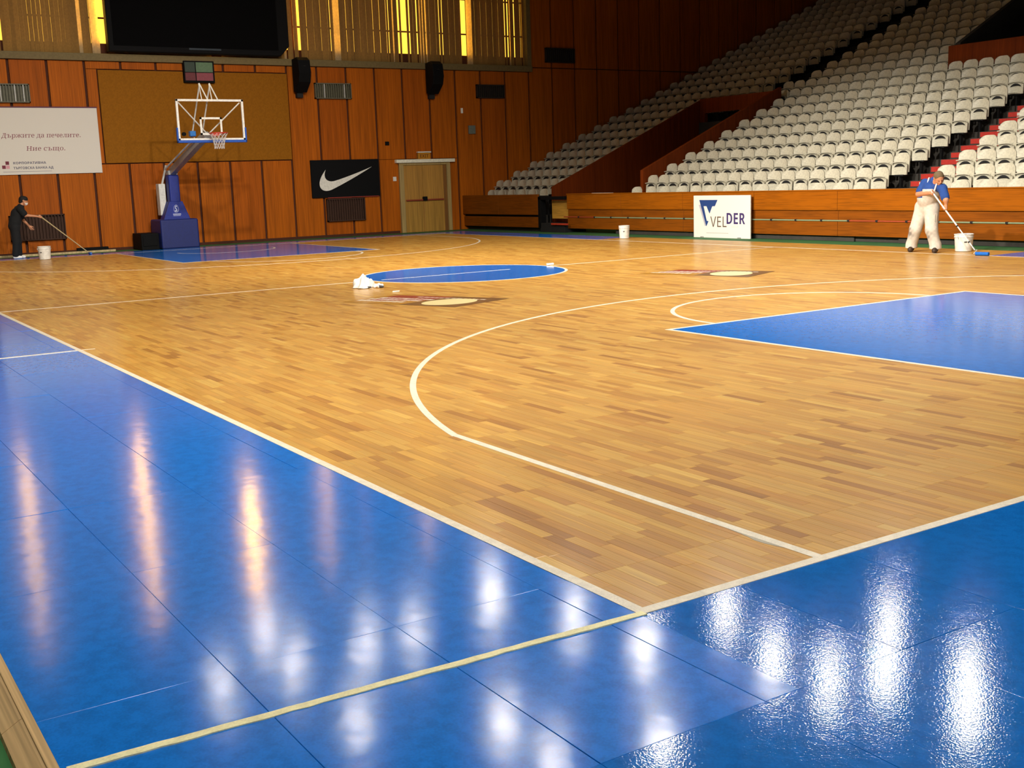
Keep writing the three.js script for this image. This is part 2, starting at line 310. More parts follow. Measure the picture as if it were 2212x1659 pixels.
decal('floor_sticker', 'red and gold floor sticker with cream oval, nearer the crumpled white cloth', [3.9, 11.2], [4.64, 9.38], [5.68, 9.72], [4.92, 11.55]);
decal('floor_sticker', 'red and gold floor sticker with cream oval, nearer the white sponsor sign', [9.2, 11.3], [9.76, 9.4], [10.74, 9.8], [10.1, 11.42]);

// ---------------------------------------------------------------- end wall
const WZ = 31;
const wall = structure('wall_back', 'orange-brown panelled end wall behind the far basket', 'wall');
{
  part(wall, 'wall_core', [box(HALL.x0, -1.2, -0.35, HALL.h, WZ + 0.06, WZ + 0.6), box(-1.2, 20.45, -0.35, 5.4, WZ + 0.06, WZ + 0.6), box(-1.2, 20.45, 11.6, HALL.h, WZ + 0.06, WZ + 0.6), box(20.45, HALL.x1, -0.35, HALL.h, WZ + 0.06, WZ + 0.6)], M.groove);
  const seams = []; for (let k = -16; k < 41; k++) seams.push(k + 0.40);
  const G = 0.035;
  const panel = (x0, x1, y0, y1, m = M.wallPanel, d = 0) => part(wall, 'panel', box(x0, x1, y0, y1, WZ - 0.0 + d, WZ + 0.07, 0.006), m);
  for (let k = 0; k + 1 < seams.length; k++) {
    const a = seams[k] + G, b = seams[k + 1] - G, m = k % 3 === 1 ? M.wallPanelRed : M.wallPanel;
    if (b < -6 || a > 34) { panel(a, b, -0.05, HALL.h, m); continue; }
    if (a > 15.1 && b < 17.4) { panel(a, b, 2.37, 5.25, m); if (a > 16) panel(17.06, b, -0.05, 2.36, m); continue; }
    if (a > 14 && a < 15.1) { panel(a, 15.10, -0.05, 2.36, m); panel(a, b, 2.37, 5.25, m); continue; }
    if (a > 15.1 && a < 16) continue;
    if (a > 5.3 && b < 11.6) { panel(a, b, -0.05, 2.40, m); panel(a, b, 5.05, 5.25, m); if (a < 5.5) panel(a, 5.72, 2.43, 5.04, m); continue; }
    if (b < 20.5) { panel(a, b, -0.05, 5.25, m); continue; }
    panel(a, b, -0.05, 5.4, m); panel(a, b, 5.43, HALL.h, m);
  }
  panel(5.75, 11.40, 2.43, 5.02, M.wallBoard, -0.02);
  part(wall, 'skirting_board', box(-6, 15.05, -0.05, 0.03, WZ - 0.02, WZ + 0.05), M.groove);
}
// glowing amber window band with vertical blinds
{
  const w = structure('window_1', 'long amber window band high in the end wall behind vertical blinds', 'window');
  const glow = new THREE.MeshStandardMaterial({ color: 0x241302, roughness: 0.6, emissive: new THREE.Color(1.0, 0.52, 0.05), emissiveIntensity: 2.0 });
  const X0 = -1.2, X1 = 20.45, Y0 = 5.45, Y1 = 11.6;
  for (let x = X0; x < X1 - 0.1; x += 2.165) part(w, 'window_pane', box(x + 0.03, x + 2.135, Y0 + 0.32, Y1 - 0.1, WZ + 0.3, WZ + 0.32), glow);
  for (let x = X0; x < X1 + 0.1; x += 2.165) part(w, 'window_mullion', box(x - 0.03, x + 0.03, Y0, Y1, WZ + 0.24, WZ + 0.34), M.groove);
  for (const y of [Y0 + 0.16, 6.47, 7.6, 8.7, 9.8, 10.9, Y1 - 0.05]) part(w, 'window_rail', box(X0, X1, y - (y < 6 ? 0.16 : 0.02), y + (y < 6 ? 0.16 : 0.02), WZ + 0.22, WZ + 0.30), M.groove);
  part(w, 'window_frame', [box(X1 - 0.12, X1 + 0.05, Y0 - 0.12, Y1 + 0.1, WZ - 0.06, WZ + 0.4), box(X0 - 0.1, X0, Y0 - 0.12, Y1 + 0.1, WZ - 0.06, WZ + 0.4), box(X0 - 0.1, X1 + 0.05, Y1, Y1 + 0.15, WZ - 0.06, WZ + 0.4)], M.sill);
  part(w, 'window_sill', box(X0 - 0.1, X1 + 0.05, 5.26, 5.46, WZ - 0.10, WZ + 0.40, 0.01), M.sill);
  part(w, 'window_back', box(X0, X1, Y0, Y1, WZ + 0.36, WZ + 0.4), M.groove);
  // bright gaps between the blinds [from, to], and thin ones that only let a line of light through
  const gaps = [[2.55, 2.86], [3.30, 3.36], [5.92, 6.13], [9.12, 9.42], [11.50, 11.545], [11.72, 11.765], [11.90, 11.985], [13.0, 13.02], [15.05, 15.075], [15.39, 15.45], [15.52, 15.72], [15.80, 15.845], [16.08, 16.12], [16.93, 16.955], [17.05, 17.07], [17.78, 17.965], [19.52, 19.545], [19.63, 19.665], [19.90, 19.93], [20.20, 20.245]];
  const amber = [[5.35, 5.45], [5.70, 5.92], [11.42, 11.50], [13.12, 13.33], [15.2, 15.24], [16.2, 16.24], [16.3, 16.34], [16.42, 16.46], [17.99, 18.21], [19.72, 19.75]];
  const amberSheet = phys(0xffeec4, 1, { transmission: 0.8, thickness: 0, map: T.cloth }), pale = [0.9, 1.0, 1.1].map((k) => phys(new THREE.Color(0xa87c38).multiplyScalar(k), 1, { map: T.cloth, transmission: 0.24, thickness: 0 }));
  let blind = null, at = X0, count = 0;
  const fresh = () => { blind = thing('vertical_blind', '', 'blind', [at, Y0, WZ + 0.12]); count = 0; };
  const blinds = []; fresh(); blinds.push([blind, at]);
  const inside = (list, x) => list.find((g) => x >= g[0] - 1e-6 && x < g[1] - 1e-6);
  const edges = [...gaps, ...amber].map((g) => g[0]).sort((a, b) => a - b);
  while (at < X1 - 0.14) {
    const g = inside(gaps, at);
    if (g) { at = g[1]; if (g[1] - g[0] > 0.15 && count) { fresh(); blinds.push([blind, at]); } continue; }
    const m = inside(amber, at), next = Math.min(m ? m[1] : edges.find((e) => e > at + 1e-6) ?? X1, X1 - 0.12), wdt = Math.min(0.118, next - at);
    const slit = !m && rnd() < 0.28 ? rr(0.002, 0.007) : 0;
    if (wdt > 0.004) { part(blind, 'blind_slat', box(at, at + wdt - slit, Y0 + 0.02, Y1 - 0.06, WZ + 0.10 + (count % 2) * 0.006, WZ + 0.1035 + (count % 2) * 0.006), m ? amberSheet : pale[Math.floor(rnd() * 3)]); count++; }
    at += Math.max(wdt, 0.004);
  }
  const where = ['left of the scoreboard, at the picture\'s edge', 'left of the scoreboard\'s bright slit', 'behind the dark scoreboard', 'above and right of the scoreboard', 'between the two brightest window slits', 'right end of the window band'];
  blinds.filter(([b]) => b.children.length || scene.remove(b)).forEach(([b, x], i) => { const k = x < 2 ? 0 : x < 5.9 ? 1 : x < 9 ? 2 : x < 15.6 ? 3 : x < 17.7 ? 4 : 5; b.userData.label = 'vertical slats of beige blind, ' + where[k]; });
  const glowOf = (x) => x < 5 ? 5 : x < 9 ? 14 : x < 10 ? 26 : x < 14 ? 12 : 5;
  for (const [a, b] of [...gaps.filter((g) => g[1] - g[0] > 0.15), [11.72, 11.985]]) {
    const l = new THREE.RectAreaLight(new THREE.Color(1.0, 0.5, 0.06), glowOf(a), b - a, 5.6); l.name = 'window_light'; l.position.copy(V((a + b) / 2, 8.65, WZ + 0.2)); l.lookAt(V((a + b) / 2, 8.65, 0)); scene.add(l);
  }
}
// scoreboard
{
  const t = thing('scoreboard', 'large black electronic scoreboard, switched off, above the far basket', 'scoreboard', [8.7, 5.6, WZ - 0.2]);
  const s = new THREE.Shape(), a = 6.05, b = 11.38, c = 5.52, d = 7.75; s.moveTo(a, c); s.lineTo(b - 0.28, c); s.lineTo(b, c + 0.28); s.lineTo(b, d); s.lineTo(a, d);
  const g = new THREE.ExtrudeGeometry(s, { depth: 0.25, bevelEnabled: true, bevelSize: 0.02, bevelThickness: 0.02, bevelSegments: 1 }); g.translate(0, 0, -(WZ - 0.12));
  part(t, 'case', metric(flat(g)), M.black);
  part(t, 'display_face', box(a + 0.12, b - 0.34, c + 0.14, d - 0.12, WZ - 0.405, WZ - 0.392), phys(0x050506, 0.9, { map: T.matte, specularIntensity: 0.2 }));
  part(t, 'maker_plate', box(8.3, 9.25, 5.60, 5.65, WZ - 0.408, WZ - 0.392), std(0x1d2c38, 0.5, { map: T.matte }));
}
// double door
{
  const d = structure('door_1', 'tan double fire door with a red push bar in the end wall', 'door');
  const z = WZ;
  for (const [a, b] of [[15.26, 15.98], [15.99, 16.78]]) {
    const leaf = part(d, 'door_leaf', box(a, b, -0.05, 2.16, z - 0.02, z + 0.04, 0.006), M.doorTan);
    part(leaf, 'kick_plate', box(a + 0.03, b - 0.03, -0.03, 0.98, z - 0.026, z - 0.015, 0.004), std(0xb98c3c, 0.5, { map: T.panel }));
    part(leaf, 'push_bar', box(a + 0.05, b - 0.04, 0.985, 1.035, z - 0.09, z - 0.05, 0.012), std(0x8e3a22, 0.5, { map: T.matte }));
  }
  part(d, 'lock_box', box(15.94, 16.10, 0.98, 1.12, z - 0.1, z - 0.02, 0.012), M.black);
  part(d, 'door_jamb', [box(15.10, 15.26, -0.05, 2.2, z - 0.08, z + 0.06, 0.01), box(16.90, 17.04, -0.05, 2.2, z - 0.08, z + 0.06, 0.01), box(15.1, 17.04, 2.16, 2.24, z - 0.06, z + 0.06, 0.01)], M.doorFrame);
  part(d, 'door_stop', box(16.78, 16.90, -0.05, 2.16, z - 0.03, z + 0.05, 0.006), std(0x8a5a20, 0.6, { map: T.panel }));
  part(d, 'lintel', box(14.98, 17.2, 2.24, 2.35, z - 0.14, z + 0.02, 0.01), M.lintel);
}
{
  const e = thing('exit_sign', 'small amber EXIT sign on the lintel of the tan double door', 'sign', [16.04, 2.35, WZ - 0.06]);
  part(e, 'box', box(15.80, 16.28, 2.35, 2.56, WZ - 0.1, WZ - 0.0, 0.01), std(0x9a6410, 0.5, { map: T.matte }));
  const t = painted(256, 112, (g, w, h) => { g.fillStyle = '#b87a12'; g.fillRect(0, 0, w, h); g.fillStyle = '#6a3a06'; g.font = 'bold 92px sans-serif'; g.textAlign = 'center'; g.fillText('EXIT', w / 2, 90); });
  part(e, 'sign_face', quad([15.815, 2.36, WZ - 0.1015], [16.265, 2.36, WZ - 0.1015], [16.265, 2.55, WZ - 0.1015], [15.815, 2.55, WZ - 0.1015]), std(0xffffff, 0.5, { map: t }));
  part(e, 'cap', box(15.80, 16.30, 2.56, 2.60, WZ - 0.13, WZ, 0.01), M.white);
}
// banners
{
  const bank = painted(1536, 1024, (g, w, h) => {
    g.fillStyle = '#dcd4c8'; g.fillRect(0, 0, w, h); g.fillStyle = '#7c3440'; g.textAlign = 'center';
    g.save(); g.transform(1, 0, -0.12, 1, 0, 0); g.font = '96px serif'; g.fillText('Държите да печелите.', w * 0.55, h * 0.445, w * 0.66); g.fillText('Ние също.', w * 0.59, h * 0.645); g.restore();
    g.fillStyle = '#565468'; g.textAlign = 'left'; g.font = 'bold 52px sans-serif'; g.fillText('КОРПОРАТИВНА', w * 0.255, h * 0.845); g.fillText('ТЪРГОВСКА БАНКА АД', w * 0.255, h * 0.92, w * 0.33);
    g.fillStyle = '#8a7f86'; g.fillRect(w * 0.17, h * 0.955, w * 0.40, 6);
    g.fillStyle = '#6e1f30'; g.fillRect(w * 0.195, h * 0.80, 44, 52); g.fillStyle = '#7a2838'; g.fillRect(w * 0.165, h * 0.86, 44, 52); g.fillStyle = '#d79aa2'; g.fillRect(w * 0.197, h * 0.862, 44, 50);
  });
  const b = thing('wall_banner', 'white banner with burgundy slogan text, high on the end wall at left', 'banner', [4.15, 2.17, WZ - 0.04]);
  part(b, 'panel_sheet', box(2.45, 5.62, 2.17, 3.97, WZ - 0.045, WZ - 0.012, 0.004), M.white);
  part(b, 'print', quad([2.455, 2.175, WZ - 0.0465], [5.615, 2.175, WZ - 0.0465], [5.615, 3.965, WZ - 0.0465], [2.455, 3.965, WZ - 0.0465]), std(0xffffff, 0.7, { map: bank }));
  part(b, 'edging', box(2.44, 5.63, 3.965, 4.0, WZ - 0.05, WZ - 0.01), std(0x5a1638, 0.6, { map: T.matte }));
  const s = thing('wall_board', 'black board with a white swoosh, left of the tan double door', 'banner', [13.17, 1.21, WZ - 0.05]);
  part(s, 'board', box(11.98, 14.36, 1.21, 2.39, WZ - 0.07, WZ - 0.012, 0.006), M.black);
  const u = (px, py) => new THREE.Vector2(11.98 + (px - 130) / 925 * 2.38, 2.39 - (py - 160) / 515 * 1.18);
  const sh = new THREE.Shape(); sh.moveTo(...u(325, 292).toArray());
  sh.bezierCurveTo(...u(285, 345).toArray(), ...u(228, 420).toArray(), ...u(233, 500).toArray());
  sh.bezierCurveTo(...u(240, 570).toArray(), ...u(300, 600).toArray(), ...u(385, 570).toArray());
  sh.bezierCurveTo(...u(520, 510).toArray(), ...u(760, 385).toArray(), ...u(955, 265).toArray());
  sh.bezierCurveTo(...u(800, 330).toArray(), ...u(560, 415).toArray(), ...u(440, 448).toArray());
  sh.bezierCurveTo(...u(340, 475).toArray(), ...u(270, 410).toArray(), ...u(325, 292).toArray());
  const g = new THREE.ExtrudeGeometry(sh, { depth: 0.004, bevelEnabled: false, curveSegments: 24 }); g.translate(0, 0, -(WZ - 0.0705));
  part(s, 'emblem', metric(flat(g)), M.white, 'white swoosh emblem');
  part(s, 'bottom_rail', box(12.5, 14.3, 1.19, 1.215, WZ - 0.075, WZ - 0.02), std(0x8e2a1c, 0.6, { map: T.matte }));
}
// grilles, speakers, small fittings on the end wall
function grille(label, x0, x1, y0, y1, metal, n, tones) { // a shallow sheet-metal box: frame in front, back plate on the wall, upright slats between
  const t = thing('vent_grille', label, 'grille', [(x0 + x1) / 2, y0, WZ - 0.08]), D = 0.11;
  part(t, 'frame', [box(x0, x1, y0, y0 + 0.03, WZ - D, WZ), box(x0, x1, y1 - 0.03, y1, WZ - D, WZ), box(x0, x0 + 0.03, y0, y1, WZ - D, WZ), box(x1 - 0.03, x1, y0, y1, WZ - D, WZ)], metal);
  part(t, 'back_plate', box(x0 + 0.02, x1 - 0.02, y0 + 0.02, y1 - 0.02, WZ - 0.008, WZ), metal);
  for (let k = 0; k < n; k++) { const x = x0 + 0.05 + (x1 - x0 - 0.1) * (k + 0.5) / n; part(t, 'slat', box(x - 0.013, x + 0.013, y0 + 0.03, y1 - 0.03, WZ - D + 0.005, WZ - D + 0.045), tones && tones.includes(k) ? M.silver : metal); }
}
const gDark = std(0x241c16, 0.8, { map: T.matte }), gGrey = std(0x5f5c48, 0.6, { map: T.matte }), gBrown = std(0x3e2212, 0.8, { map: T.matte });
grille('grey slatted vent grille above the white slogan banner', 2.9, 3.88, 4.10, 4.60, gGrey, 12, [2, 7, 10]);
grille('grey slatted vent grille between the two loudspeakers', 12.28, 13.52, 4.28, 4.76, gGrey, 15, [3, 12]);
grille('dark slatted vent grille above and right of the tan door', 18.2, 19.3, 4.35, 4.80, gDark, 13);
grille('dark slatted vent grille high beyond the amber window band', 21.1, 22.35, 5.6, 6.1, gDark, 13);
grille('low brown vent grille behind the man with the face mask', 3.0, 4.46, 0.36, 1.06, gBrown, 16);
grille('low brown vent grille under the black swoosh board', 12.45, 13.78, 0.45, 1.17, gBrown, 15);
function speaker(x, label) {
  const t = thing('loudspeaker', label, 'loudspeaker', [x, 4.45, WZ - 0.3]);
  const s = new THREE.Shape([[0, 0], [0.1, -0.02], [0.42, 0.25], [0.5, 0.5], [0.44, 0.86], [0.3, 0.95], [0, 0.92]].map((p) => new THREE.Vector2(...p)));
  const g = new THREE.ExtrudeGeometry(s, { depth: 0.34, bevelEnabled: true, bevelSize: 0.03, bevelThickness: 0.03, bevelSegments: 2 }); g.rotateY(-Math.PI / 2); g.translate(x + 0.17, 4.5, -(WZ - 0.14));
  part(t, 'cabinet', metric(flat(g)), M.black);
  part(t, 'bracket', box(x - 0.10, x + 0.1, 4.3, 4.95, WZ - 0.16, WZ, 0.01), M.rubber);
  part(t, 'horn', tube([x, 5.1, WZ - 0.62], [x, 5.12, WZ - 0.5], 0.12, 0.06, 20), M.rubber);
}
speaker(11.75, 'black loudspeaker under the window band, nearer the scoreboard'); speaker(16.42, 'black loudspeaker under the window band, above the tan door');
{
  const t = thing('video_screen', 'small framed board with green and red halves above the far backboard', 'screen', [8.62, 4.72, WZ - 0.1]);
  part(t, 'frame', box(8.17, 9.08, 4.70, 5.32, WZ - 0.16, WZ, 0.01), M.black);
  const col = [[0x2b3c2e, 8.2, 8.5, 5.0, 5.28], [0x5d7a58, 8.53, 9.03, 5.0, 5.28], [0x6a2228, 8.2, 8.5, 4.76, 4.98], [0x90404a, 8.53, 9.03, 4.76, 4.98]];
  for (const [c, a, b, y, Y] of col) part(t, 'screen_field', box(a, b, y, Y, WZ - 0.166, WZ - 0.155), std(c, 0.5, { map: T.matte }));
}
solid('light_switch', box(14.88, 15.0, 1.66, 1.80, WZ - 0.035, WZ + 0.0, 0.008), M.white, 'white switch box beside the tan double door', 'switch', [14.94, 1.66, WZ]);
solid('wall_tag', box(17.58, 17.66, 3.85, 4.02, WZ - 0.02, WZ + 0.0, 0.004), M.paper, 'small white tag on the panels above the tan door', 'tag', [17.62, 3.85, WZ]);
solid('junction_box', box(17.84, 18.10, 3.16, 3.44, WZ - 0.07, WZ + 0.0, 0.01), std(0x6d7268, 0.6, { map: T.matte }), 'grey metal junction box on the panels right of the tan door', 'box', [17.97, 3.16, WZ]);
solid('wall_socket', box(14.66, 14.80, 2.82, 2.94, WZ - 0.04, WZ + 0.0, 0.01), M.black, 'small black box on the panels left of the exit sign', 'socket', [14.73, 2.82, WZ]);
solid('floor_duct', box(4.70, 5.57, -0.05, 0.08, WZ - 0.12, WZ - 0.02, 0.01), M.black, 'low black duct at the foot of the end wall', 'duct', [5.1, -0.05, WZ - 0.1]);
solid('timber_batten', bar([1.2, -0.02, 30.45], [5.65, -0.02, 30.45], 0.09, 0.06), M.timber, 'long pale timber batten lying at the foot of the end wall', 'batten', [3.4, -0.05, 30.45]);

// ---------------------------------------------------------------- seating stand
const rowX = (n) => 18.92 + 0.715 * (n - 2), rowF = (n) => 0.766 + 0.31 * (n - 2);
{
  const st = structure('stand', 'stepped concrete seating stand along the far side of the court', 'stand');
  const step = (n, z0, z1) => part(st, 'terrace_step', box(rowX(n) - 0.5, rowX(n) + 0.215 + 0.02, n < 3 ? -0.05 : rowF(n) - 0.75, rowF(n), z0, z1, 0.01), M.concrete);
  for (let n = 1; n <= 9; n++) { step(n, 26.5, 31); step(n, 14.2, 22.78); step(n, 2, 13.0); }
  for (let n = 10; n <= 25; n++) { step(n, 24.6, 31); step(n, n <= 11 ? 14.2 : 17.75, 23.6); if (n <= 11) step(n, 2, 13.0); }
  for (let n = 10; n <= 25; n++) part(st, 'terrace_step', [box(rowX(n) - 0.5, rowX(n) - 0.14, rowF(n) - 0.8, rowF(n) - 0.155, 23.6, 24.6, 0.01), box(rowX(n) - 0.14, rowX(n) + 0.235, rowF(n) - 0.8, rowF(n), 23.6, 24.6, 0.01)], M.concrete);
  // entrance passage cut into the stand
  const side = (name, z0, z1, x0, x1, lift, m) => { const y = (x) => 1.566 + 0.4336 * (x - 18.92) + lift; const s = new THREE.Shape([[x0, -0.05], [x1, -0.05], [x1, y(x1)], [x0, y(x0)]].map((p) => new THREE.Vector2(...p))); const g = new THREE.ExtrudeGeometry(s, { depth: z1 - z0, bevelEnabled: false }); g.translate(0, 0, -z1); return part(st, name, metric(flat(g)), m); };
  side('passage_wall', 22.79, 22.92, 18.75, 24.3, 0.22, M.vom); side('passage_wall', 26.38, 26.5, 18.1, 24.3, 0.1, M.vom);
  part(st, 'passage_wall', [box(24.2, 24.32, -0.05, 3.13, 22.9, 26.4), box(24.2, 24.32, 3.55, 4.02, 22.9, 26.4), box(24.2, 24.32, 3.13, 3.55, 22.9, 23.3), box(24.2, 24.32, 3.13, 3.55, 26.15, 26.4)], M.vom);
  part(st, 'passage_door', box(23.9, 23.98, -0.05, 2.5, 23.4, 25.8, 0.02), M.vom);
  // upper entrance with its parapet
  part(st, 'parapet', box(25.78, 25.9, 3.4, 4.84, 2, 17.9, 0.01), M.vom);
  const s = new THREE.Shape([[25.9, 3.4], [33, 3.4], [33, 8.6], [25.9, 4.9]].map((p) => new THREE.Vector2(...p))), g = new THREE.ExtrudeGeometry(s, { depth: 0.15, bevelEnabled: false }); g.translate(0, 0, -17.75);
  part(st, 'passage_wall', metric(flat(g)), M.concrete);
  part(st, 'passage_floor', box(25.9, 33, 3.3, 3.4, 2, 17.6), M.concrete);
  part(st, 'passage_wall', box(33, 33.15, 3.3, 12, 2, 17.75), M.concrete);
  // wooden front of the stand
  const f = structure('stand_front', 'long orange timber front of the seating stand with an overhanging top board', 'barrier');
  const cuts = [-6, -3.4, -0.8, 1.8, 4.4, 7, 9.62, 12.05, 14.6, 17.2, 19.8, 22.4, 25.0];
  for (let k = 0; k + 1 < cuts.length; k++) {
    const a = cuts[k] + 0.004, b = cuts[k + 1] - 0.004;
    part(f, 'top_board', box(17.6, 17.66, 0.645, 1.08, a, b, 0.006), M.fascia);
    part(f, 'middle_board', box(17.64, 17.69, 0.43, 0.64, a, b, 0.006), M.fasciaShaded);
    part(f, 'bottom_board', box(17.62, 17.67, 0.075, 0.40, a, b, 0.006), M.fasciaShaded);
  }
  for (let z = -6, k = 0; z < 24.9; z += 0.78, k++) {
    part(f, 'rail_pipe', tube([17.61, 0.415, z + 0.03], [17.61, 0.415, z + 0.75], 0.017, 0.017, 8), (z > 11.5 && z < 14.2) || z > 23.6 ? M.pipeRed : M.pipe);
    part(f, 'rail_clip', box(17.59, 17.64, 0.395, 0.44, z - 0.03, z + 0.03, 0.005), M.rubber);
  }
  part(f, 'ledge', box(17.58, 17.75, 1.08, 1.105, -6, 25.0, 0.006), M.fascia);
  const lc = [26.4, 28.7, 30.98];
  for (let k = 0; k + 1 < lc.length; k++) { const a = lc[k] + 0.004, b = lc[k + 1] - 0.004; part(f, 'top_board', box(17.5, 17.56, 0.47, 1.10, a, b, 0.006), M.fasciaShaded); part(f, 'bottom_board', box(17.54, 17.6, 0.075, 0.40, a, b, 0.006), M.fasciaShaded); }
  part(f, 'backing', [box(17.95, 18.0, -0.05, 1.05, -6, 22.8), box(17.70, 17.74, 0.40, 1.05, -6, 25.0), box(17.62, 17.7, 0.38, 0.5, 26.4, 31), box(17.95, 18.0, -0.05, 1.05, 26.5, 31)], M.rubber);
  // opening to the passage
  part(f, 'gate_frame', [box(17.5, 17.7, 0.06, 1.02, 26.25, 26.4, 0.01), box(17.5, 17.7, 0.93, 1.03, 25.0, 26.4, 0.01)], M.black);
  part(f, 'lit_inner_wall', box(17.75, 17.8, 0.35, 0.90, 24.95, 26.0, 0.01), std(0xd09a3c, 0.5, { map: T.board }));  // bright yellow puts the light on the inner side wall into its colour
  part(f, 'gate_step', box(17.5, 18.3, -0.05, 0.22, 25.0, 26.3, 0.01), M.rubber);
  part(f, 'gate_mat', box(17.42, 17.5, 0.18, 0.23, 24.8, 25.6, 0.005), M.red);
  // red stairs between the blocks
  const a = structure('aisle_stairs', 'steep red stairs with pale number plates between two seat blocks', 'stairs');
  for (let k = 0; k < 24; k++) {
    const x = 17.76 + 0.3575 * k, y = 0.456 + 0.155 * k, even = k % 2 === 0;
    part(a, 'stair_step', box(x, x + 0.40, Math.max(-0.05, y - 0.6), y, 13.0, 14.2, 0.008), M.concrete);
    part(a, 'stair_riser', box(x - 0.008, x + 0.002, y - 0.125, y - 0.01, 13.04, 14.16, 0.003), M.stair);
    if (!even) part(a, 'number_plate', box(x - 0.014, x - 0.006, y - 0.105, y - 0.03, 13.62, 13.92, 0.003), M.white);
  }
}

// ---------------------------------------------------------------- seats
function shell(w, y0, y1, t, at, nu = 8, nv = 6, round = 0.4) { // curved plate: at(u, v) -> forward offset; looks toward -x
  const P = [], idx = [], W = (v) => { const k = Math.max(0, (v - (1 - round)) / round); return w * (1 - 0.16 * k ** 3); }, Y = (u, v) => y0 + (y1 - y0) * v - (v > 0.8 ? 0.05 * (2 * u - 1) ** 4 * (v - 0.8) / 0.2 : 0);
  for (const s of [0, 1]) for (let j = 0; j <= nv; j++) for (let i = 0; i <= nu; i++) { const u = i / nu, v = j / nv; P.push(-at(u, v) + (s ? t : 0), Y(u, v), (u - 0.5) * W(v)); }
  const n = (nu + 1) * (nv + 1), q = (a, b, c, d) => idx.push(a, b, c, a, c, d), I = (i, j) => j * (nu + 1) + i;
  for (let j = 0; j < nv; j++) for (let i = 0; i < nu; i++) { q(I(i, j), I(i + 1, j), I(i + 1, j + 1), I(i, j + 1)); q(n + I(i, j), n + I(i, j + 1), n + I(i + 1, j + 1), n + I(i + 1, j)); }
  for (let i = 0; i < nu; i++) { q(I(i, nv), I(i + 1, nv), n + I(i + 1, nv), n + I(i, nv)); q(I(i + 1, 0), I(i, 0), n + I(i, 0), n + I(i + 1, 0)); }
  for (let j = 0; j < nv; j++) { q(I(0, j), I(0, j + 1), n + I(0, j + 1), n + I(0, j)); q(I(nu, j + 1), I(nu, j), n + I(nu, j), n + I(nu, j + 1)); }
  let g = new THREE.BufferGeometry(); g.setAttribute('position', new THREE.Float32BufferAttribute(P, 3)); g.setIndex(idx);
  g = toCreasedNormals(g, 0.9); return metric(flat(g));
}
const local = (x0, x1, y0, y1, z0, z1, r) => box(x0, x1, y0, y1, -z1, -z0, r); // three.js axes
const seatGeo = {
  backrest: shell(0.44, 0.36, 0.80, 0.022, (u, v) => 0.055 - 0.06 * v + 0.05 * (2 * u - 1) ** 2 * (0.4 + 0.6 * v), 10, 8),
  seat_pan: shell(0.425, 0.30, 0.590, 0.03, (u, v) => 0.115 + 0.03 * (2 * u - 1) ** 2 + (v > 0.85 ? 0.035 * (v - 0.85) / 0.15 : 0) - 0.02 * v, 8, 8, 0.3),
  pan_lip: (() => { const c = new THREE.CatmullRomCurve3([-0.20, -0.1, 0, 0.1, 0.20].map((z) => new THREE.Vector3(-0.142 - 0.03 * (z / 0.2) ** 2, 0.592 - 0.02 * (z / 0.2) ** 2, z))); return metric(flat(new THREE.TubeGeometry(c, 8, 0.012, 6))); })(),
  gap_shade: (() => { const s = new THREE.Shape(); s.moveTo(-0.145, 0.478); s.quadraticCurveTo(0, 0.635, 0.145, 0.478); s.quadraticCurveTo(0, 0.53, -0.145, 0.478); const g = new THREE.ExtrudeGeometry(s, { depth: 0.03, bevelEnabled: false, curveSegments: 8 }); g.rotateY(-Math.PI / 2); g.translate(-0.112, 0, 0); return metric(flat(g)); })(),  // dark crescent plate painted in for the shade of the gap below the lip
  bracket: merge([local(-0.16, 0.05, 0.265, 0.305, -0.13, 0.13, 0.01), local(-0.10, -0.02, 0, 0.28, -0.03, 0.03, 0.008), local(-0.17, 0.08, 0, 0.02, -0.07, 0.07, 0.006)]),
};
const ORD = ['zeroth', 'first', 'second', 'third', 'fourth', 'fifth', 'sixth', 'seventh', 'eighth', 'ninth', 'tenth', 'eleventh', 'twelfth', 'thirteenth', 'fourteenth', 'fifteenth', 'sixteenth', 'seventeenth', 'eighteenth', 'nineteenth', 'twentieth', 'twenty-first', 'twenty-second', 'twenty-third', 'twenty-fourth', 'twenty-fifth'];
